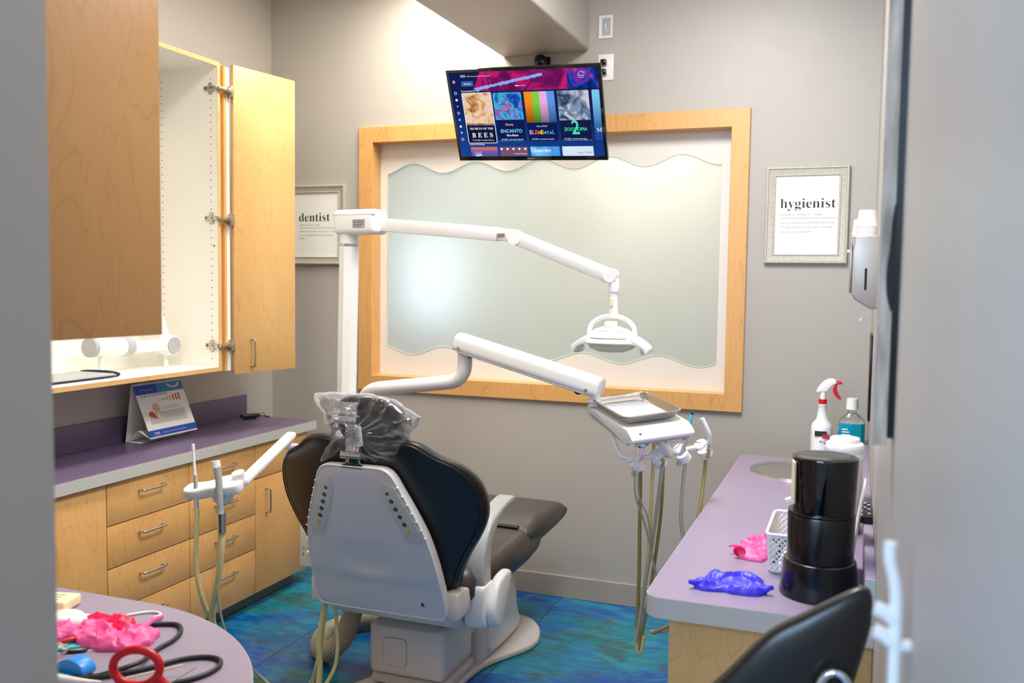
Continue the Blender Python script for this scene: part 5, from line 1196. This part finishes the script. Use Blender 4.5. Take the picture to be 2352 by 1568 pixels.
t = thing('glove', 'crumpled bright pink nitrile glove lying left of the white basket', 'glove', (-.25, 2.62, CT), 'used nitrile gloves')
crumple('palm', [(-.285, 2.59), (-.275, 2.545), (-.24, 2.525), (-.215, 2.53), (-.207, 2.58), (-.208, 2.68), (-.225, 2.74), (-.25, 2.72), (-.28, 2.66)], .036, 'pink', CT + .0005, 4.1, parent=t)
b = B(); tube(b, [(-.272, 2.59, CT + .022), (-.285, 2.585, CT + .022), (-.30, 2.58, CT + .024), (-.312, 2.575, CT + .022)], lambda s: .007 - .004 * s, 9, 5); obj('finger', b, 'pink', t, 60)
b = B(); lathe(b, [(.014, -.004), (.017, .003), (.014, .006), (.010, -.002)], (0, 0, 0), 18, 1, 1, Matrix.Translation((-.278, 2.545, CT + .020)) @ Matrix.Rotation(math.radians(100), 4, 'X')); obj('cuff_opening', b, 'hotpink', t, 60)

# ------------------------------------------------------------------ right wall
t = thing('towel_dispenser', 'stainless steel paper towel dispenser mounted on the right wall', 'towel dispenser', (.01, 2.95, 1.54))
o = [(-.020, 1.70), (-.012, 1.745), (XR - .0005, 1.747), (XR - .0005, 1.53), (.035, 1.528), (-.010, 1.557), (-.020, 1.575)]
b = B(); prism(b, o, lambda u, v: (u, 2.95, v), lambda u, v: (u, 3.20, v), .004); obj('cabinet', b, 'steel_satin', t, 30)
b = B(); box(b, (-.027, 2.955, 1.575), (-.0205, 3.195, 1.73), .003); obj('door', b, 'steel', t, 40)
b = B(); cyl(b, (-.027, 2.99, 1.70), (-.036, 2.99, 1.70), .006); obj('lock', b, 'cream_ink', t, 40)
b = B(); prism(b, rrect(.016, 1.585, .0225, 1.650, .003), lambda u, v: (u, 2.9495, v), lambda u, v: (u, 2.9485, v)); obj('level_slot', b, 'dark', t)
b = B(); rows = [[b.verts.new((x + .0008 * s, y, z)) for s, y in ((-1, 2.97), (1, 2.97), (1, 3.1), (-1, 3.1))] for x, z in ((.004, 1.552), (.008, 1.535), (.013, 1.515), (.013, 1.500), (.006, 1.492))]
for A, C in zip(rows, rows[1:]):
    for j in range(4): b.faces.new((A[j], A[(j + 1) % 4], C[(j + 1) % 4], C[j]))
b.faces.new(rows[0]); b.faces.new(rows[-1]); bmesh.ops.recalc_face_normals(b, faces=b.faces[:]); obj('paper_tail', b, 'paper', t, 60)
def cup(x, y, z, r, m, label):
    c = thing('paper_cup', label, 'cup', (x, y, z), 'paper cups stacked upside down on the towel dispenser')
    b = B(); lathe(b, [(r * 1.0, .0005), (r * 1.03, .002), (r * .99, .004), (r * .80, .050), (r * .78, .050), (0, .0495)], (x, y, z), 28); obj('cup_body', b, m, c, 50)
for i, w in enumerate(('lowest', 'second', 'third', 'fourth', 'fifth', 'topmost')):
    cup(.018, 3.02, 1.7475 + .0058 * i, .030, 'white', '%s upside-down white paper cup of the tall stack on the towel dispenser' % w + ('' if i in (0, 5) else ', counted from below'))
cup(.002, 3.10, 1.7475, .027, 'cream_ink', 'lower cream cup of the short stack behind the white cups')
cup(.002, 3.10, 1.7533, .027, 'cream_ink', 'upper cream cup of the short stack behind the white cups')
t = thing('rustic_board', 'weathered wooden wall board with dark worn edge on right wall', 'wall board', (.05, 2.1, 1.33))
b = B(); box(b, (.029, 1.55, 1.349), (.0500, 1.62, 2.30), .001); obj('board', b, 'rustic', t)
b = B(); box(b, (.0502, 1.56, 1.36), (XR - .0004, 1.61, 2.29)); obj('gap_shade_strip', b, 'black', t)  # black strip standing in for the shade between board and wall
b = B(); prism(b, smooth2([(.050, 1.72), (.0455, 1.70), (.0435, 1.66), (.040, 1.62), (.041, 1.59), (.045, 1.57), (.050, 1.57)], 4), lambda u, v: (u, 1.5497, v), lambda u, v: (u, 1.5485, v)); obj('worn_patch', b, 'dark', t)
t = thing('wall_panel', 'flat black panel on the right wall above the counter end', 'wall panel', (.05, 3.8, 1.07))
b = B(); box(b, (.051, 3.8, 1.075), (XR - .0004, 4.05, 1.408), .002); obj('body', b, 'black', t, 40)
t = thing('wall_hook', 'white plastic wall hook rack with two prongs at the doorway', 'hook', (.05, .98, 1.2))
b = B(); tube(b, [(.0385, .955, 1.352), (.0385, .955, 1.335), (.044, .955, 1.310), (.046, .955, 1.27), (.046, .955, 1.10)], .0062, 12, 5); obj('rail', b, 'white_plastic', t, 60)
for z in (1.285, 1.262):
    b = B(); tube(b, [(.045, .955, z - .010), (.034, .955, z - .002), (.026, .955, z)], .0072, 12, 4); obj('prong', b, 'white_plastic', t, 60)
for zz in (1.25, 1.15):
    b = B(); tube(b, [(.044, .955, zz), (.052, .957, zz), (XR - .001, .96, zz)], .006, 10, 1); obj('wall_mount', b, 'white_plastic', t, 60)

# ------------------------------------------------------------------ dental stool in the right foreground
t = thing('dental_stool', 'black dental stool with curved backrest and chrome loop near the doorway', 'stool', (-.22, 1.72, 0))
so2 = smooth2([(-.33, .80), (-.29, .86), (-.24, .905), (-.191, .955), (-.119, 1.042), (-.06, 1.084), (-.009, 1.116), (.019, 1.130), (.036, 1.122), (.038, 1.075), (.022, 1.00), (-.005, .90), (-.04, .83), (-.10, .78), (-.22, .76), (-.31, .77)], 5)
b = B(); pillow(b, so2, lambda u, z, w: Vector((u, 1.50 - w + .9 * (u + .12) ** 2, z)), .026, .022, 12, 3.5, (-.12, .92)); obj('backrest', b, 'vinyl', t, 80)
b = B(); tube(b, [(-.012 + .027 * math.cos(a), 1.465, .958 + .050 * math.sin(a)) for a in [2 * PI * i / 16 for i in range(16)]], .0065, 12, 3, closed=True); tube(b, [(-.012, 1.465, .908), (-.03, 1.475, .86), (-.10, 1.50, .80)], .0065, 10, 4); obj('chrome_loop', b, 'chrome', t, 60)
b = B(); tube(b, [(-.13, 1.515, .80), (-.14, 1.53, .66), (-.16, 1.60, .56), (-.20, 1.70, .545)], .014, 12, 5, 1); obj('back_bracket', b, 'steel', t, 60)
b = B(); lathe(b, [(0, .55), (.15, .55), (.18, .57), (.185, .60), (.17, .625), (0, .635)], (-.23, 1.75, 0), 40); obj('seat', b, 'vinyl', t, 60)
b = B(); cyl(b, (-.23, 1.75, .08), (-.23, 1.75, .55), .024); obj('gas_post', b, 'chrome', t, 40)
for i in range(5):
    a = 2 * PI * i / 5 + .3; e = Vector((-.23 + .24 * math.cos(a), 1.75 + .24 * math.sin(a), .075))
    b = B(); tube(b, [(-.23, 1.75, .10), e], lambda s: .018 - .006 * s, 10, 2); obj('leg', b, 'steel', t, 60)
    b = B(); cyl(b, e + Vector((0, -.012, -.048)), e + Vector((0, .012, -.048)), .027); cyl(b, e + Vector((0, 0, -.03)), e, .008); obj('caster', b, 'black', t, 40)

# ================================================================== desk in the left foreground
DZ = .74; DCX, DCY, DR = -1.74, 1.22, .68
t = thing('desk', 'mauve laminate desk with rounded end in the left foreground', 'desk', (-2.2, 1.4, 0))
def dout(r): return [(-3.0, DCY + r)] + [(DCX + r * math.sin(a), DCY + r * math.cos(a)) for a in [PI * i / 48 * .82 for i in range(49)] if DCY + r * math.cos(a) > .86] + [(DCX + .2, .862), (-3.0, .862)]
b = B(); prism(b, dout(DR)[::-1], lambda u, v: (u, v, DZ - .012), lambda u, v: (u, v, DZ)); obj('desktop', b, 'purple_d', t)
b = B(); prism(b, dout(DR + .0015)[::-1], lambda u, v: (u, v, DZ - .045), lambda u, v: (u, v, DZ - .0006)); obj('edge_band', b, 'edge_grey', t)
b = B(); cyl(b, (-1.60, 1.20, 0), (-1.60, 1.20, DZ - .045), .035); cyl(b, (-1.60, 1.20, 0), (-1.60, 1.20, .012), .14); obj('leg', b, 'steel', t, 40)
b = B(); box(b, (-2.95, .87, 0), (-2.4, 1.78, DZ - .0455), .002); obj('pedestal', b, 'maple_v', t)
# objects on the desk
def D(x, y, z=0): return Vector((x, y, DZ + z))
t = thing('plastic_block', 'white slotted plastic block at the far left of the mauve desk', 'plastic block', D(-1.93, 1.80))
mt = Matrix.Translation(D(-1.925, 1.775, 0)) @ Matrix.Rotation(math.radians(14), 4, 'Z')
b = B(); box(b, (-.09, -.038, .001), (.062, .038, .030), .006, 3, mt); obj('body', b, 'cream_ink', t, 45)
for i in range(3):
    b = B(); box(b, (-.07, -.024 + .018 * i, .0295), (.035, -.018 + .018 * i, .0308), 0, 2, mt); obj('slot', b, 'hose_grey', t)
b = B(); box(b, (-.05, -.060, .001), (.08, -.045, .010), .003, 2, mt); obj('rail', b, 'cream_ink', t, 45)
t = tag(obj('paper_sheet', (lambda b: (box(b, (-1.92, 1.66, DZ + .0004), (-1.70, 1.775, DZ + .0012), 0, 2, None), b)[1])(B()), 'lavender'), 'pale lavender paper sheet partly under the pink cloth on desk', 'paper')
t = thing('round_container', 'white rounded container beside the pink glove on the mauve desk', 'container', D(-1.80, 1.69))
b = B(); lathe(b, [(0, .0015), (.040, .0015), (.046, .008), (.046, .020), (.036, .030), (0, .034)], D(-1.79, 1.70), 32, 1.1, .8); obj('lid', b, 'white', t, 60)
t = thing('glove', 'bright pink crumpled glove with hot pink inside on the mauve desk', 'glove', D(-1.66, 1.72), 'used nitrile gloves')
crumple('palm', [(-1.80, 1.64), (-1.76, 1.615), (-1.68, 1.61), (-1.610, 1.60), (-1.545, 1.625), (-1.515, 1.68), (-1.545, 1.735), (-1.64, 1.72), (-1.72, 1.715), (-1.79, 1.69)], .028, 'pink', DZ + .001, 9.1, 24, parent=t)
b = B(); tube(b, [D(-1.58, 1.72, .014), D(-1.60, 1.78, .012), D(-1.605, 1.82, .007)], lambda s: .008 - .003 * s, 9, 4); obj('finger', b, 'pink', t, 60)
crumple('inside_fold', [(-1.78, 1.70), (-1.70, 1.70), (-1.62, 1.695), (-1.61, 1.73), (-1.66, 1.765), (-1.73, 1.755)], .030, 'hotpink', DZ + .001, 3.3, 18, parent=t)
t = thing('plastic_tray', 'teal plastic tray lying under the pink glove on the desk', 'tray', D(-1.72, 1.60))
mt = Matrix.Translation(D(-1.705, 1.60, 0)) @ Matrix.Rotation(math.radians(38), 4, 'Z')
b = B(); box(b, (-.09, -.035, .001), (.075, .030, .007), .003, 2, mt); obj('tray_base', b, 'teal', t, 45)
b = B(); box(b, (-.09, -.012, .0072), (.065, .026, .0085), .0005, 2, mt); obj('tray_recess', b, 'blackish_green', t, 45)
tag(obj('paper_strip', (lambda b: (box(b, (-.11, -.058, .0006), (.085, -.038, .002), 0, 2, mt), b)[1])(B()), 'lavender'), 'lavender paper strip in front of the teal tray on the desk', 'paper')
t = tag(obj('red_clip', (lambda b: (tube(b, [D(-1.705, 1.570, .014), D(-1.685, 1.585, .017), D(-1.675, 1.605, .018), D(-1.678, 1.622, .014)], .0052, 10, 5), b)[1])(B()), 'red', None, 60), 'small curved red clip lying on the teal tray', 'clip')
t = tag(obj('black_cable', (lambda b: (tube(b, [D(-1.66, 1.70, .006), D(-1.61, 1.755, .006), D(-1.565, 1.785, .006), D(-1.53, 1.79, .006), D(-1.495, 1.755, .006), D(-1.478, 1.71, .006), D(-1.475, 1.66, .006), D(-1.462, 1.61, .008), D(-1.445, 1.57, .014), D(-1.455, 1.53, .014), D(-1.50, 1.48, .006), D(-1.56, 1.44, .006)], .0055, 10, 6), b)[1])(B()), 'rubber', None, 60), 'thick black cable curving from the pink glove across the desk', 'cable')
t = tag(obj('black_cable', (lambda b: (tube(b, [D(-1.60, 1.44, .006), D(-1.50, 1.48, .006), D(-1.445, 1.53, .006), D(-1.415, 1.575, .006), D(-1.385, 1.63, .006), D(-1.345, 1.66, .006), D(-1.308, 1.66, .006), D(-1.285, 1.63, .006), D(-1.285, 1.585, .006), D(-1.31, 1.535, .006), D(-1.36, 1.49, .006), D(-1.44, 1.44, .006)], .0055, 10, 6), b)[1])(B()), 'rubber', None, 60), 'thick black cable looping wide at the right of the desk', 'cable')
t = tag(obj('thin_cable', (lambda b: (tube(b, [D(-1.64, 1.655, .004), D(-1.635, 1.62, .004), D(-1.625, 1.59, .004), D(-1.64, 1.575, .004), D(-1.68, 1.56, .004), D(-1.72, 1.545, .004)], .0045, 10, 6), b)[1])(B()), 'rubber', None, 60), 'thin dark cable running from the pink glove toward the left jamb', 'cable')
tag(obj('white_cord', (lambda b: (tube(b, [D(-1.70, 1.80, .004), D(-1.67, 1.835, .004), D(-1.645, 1.845, .004), D(-1.625, 1.835, .004), D(-1.625, 1.81, .004)], .003, 8, 6), b)[1])(B()), 'white', None, 60), 'thin white cord curving behind the pink glove on the desk', 'cord')
t = thing('alligator_clip', 'sky blue plastic clip beside the left jamb on the desk', 'clip', D(-1.56, 1.50))
b = B(); prism(b, smooth2([(-.035, 0), (-.030, .022), (.0, .034), (.032, .024), (.036, .0)], 4), lambda u, v: D(-1.555 + u, 1.475, .003 + v), lambda u, v: D(-1.555 + u, 1.515, .003 + v), .004); obj('cover', b, 'sky', t, 50)
b = B(); box(b, D(-1.600, 1.465, .0005), D(-1.512, 1.472, .010), .002); obj('lip', b, 'cyan_tip', t, 40)
t = thing('plastic_spoon', 'white plastic spoon handle pointing right at the bottom left of desk', 'handle', D(-1.53, 1.44))
b = B(); tube(b, [D(-1.64, 1.42, .014), D(-1.56, 1.435, .014), D(-1.50, 1.455, .008), D(-1.465, 1.475, .004)], lambda s: .014 * (1 - s * .8), 12, 5); obj('grip', b, 'white', t, 60)
t = thing('scissors', 'red-handled scissors standing with ring grip up on the desk', 'scissors', D(-1.36, 1.40))
RC = Vector((-1.30, 1.40, .832))
RA = Vector((.936, .351, 0)).normalized()
b = B(); tube(b, [RC + RA * .046 * math.cos(a) + Vector((0, 0, .036 * math.sin(a))) for a in [2 * PI * i / 16 for i in range(16)]], .0085, 14, 3, closed=True); obj('ring_grip', b, 'red', t, 60)
b = B(); RB = RC + RA * .02 + Vector((0, 0, -.062)); tube(b, [RC + RA * .044 + Vector((0, 0, -.02)), RC + RA * .062 + Vector((0, 0, -.040)), RC + RA * .095 + Vector((0, 0, -.055))], .0085, 12, 4); tube(b, [RC + RA * -.03 + Vector((0, 0, -.036)), RC + RA * .00 + Vector((0, 0, -.045)), RC + RA * .05 + Vector((0, 0, -.042))], .011, 12, 4); tube(b, [RC + RA * -.03 + Vector((0, 0, -.036)), RC + RA * -.055 + Vector((0, 0, -.052)), RC + RA * -.06 + Vector((0, 0, -.082))], .010, 12, 4); obj('lower_grip', b, 'red', t, 60)
b = B(); box(b, (RC.x - .09, RC.y - .012, DZ + .0005), (RC.x - .03, RC.y + .012, DZ + .016), .004); obj('blade', b, 'steel', t, 40)
for i, (p, q, lb) in enumerate(((D(-1.42, 1.50, .010), D(-1.335, 1.575, .022), 'longer pale wooden stick behind the red scissors ring'), (D(-1.325, 1.47, .006), D(-1.285, 1.555, .034), 'shorter translucent stick right of the red scissors ring'))):
    tag(obj('thin_stick', (lambda b: (tube(b, [p, q], .0022, 8, 1), b)[1])(B()), 'hose_grey' if i else 'cream_ink', None, 60), lb, 'stick')
tag(obj('foil_wrapper', (lambda b: (bmesh.ops.create_icosphere(b, subdivisions=3, radius=.016), [setattr(v, 'co', Vector((v.co.x * 1.3, v.co.y, v.co.z * .7)) * (1 + .5 * noise.noise(v.co * 160)) + D(-1.665, 1.555, .014)) for v in b.verts], b)[2])(B()), 'film', None, 60), 'crumpled clear wrapper at the left end of thin dark cable', 'wrapper')
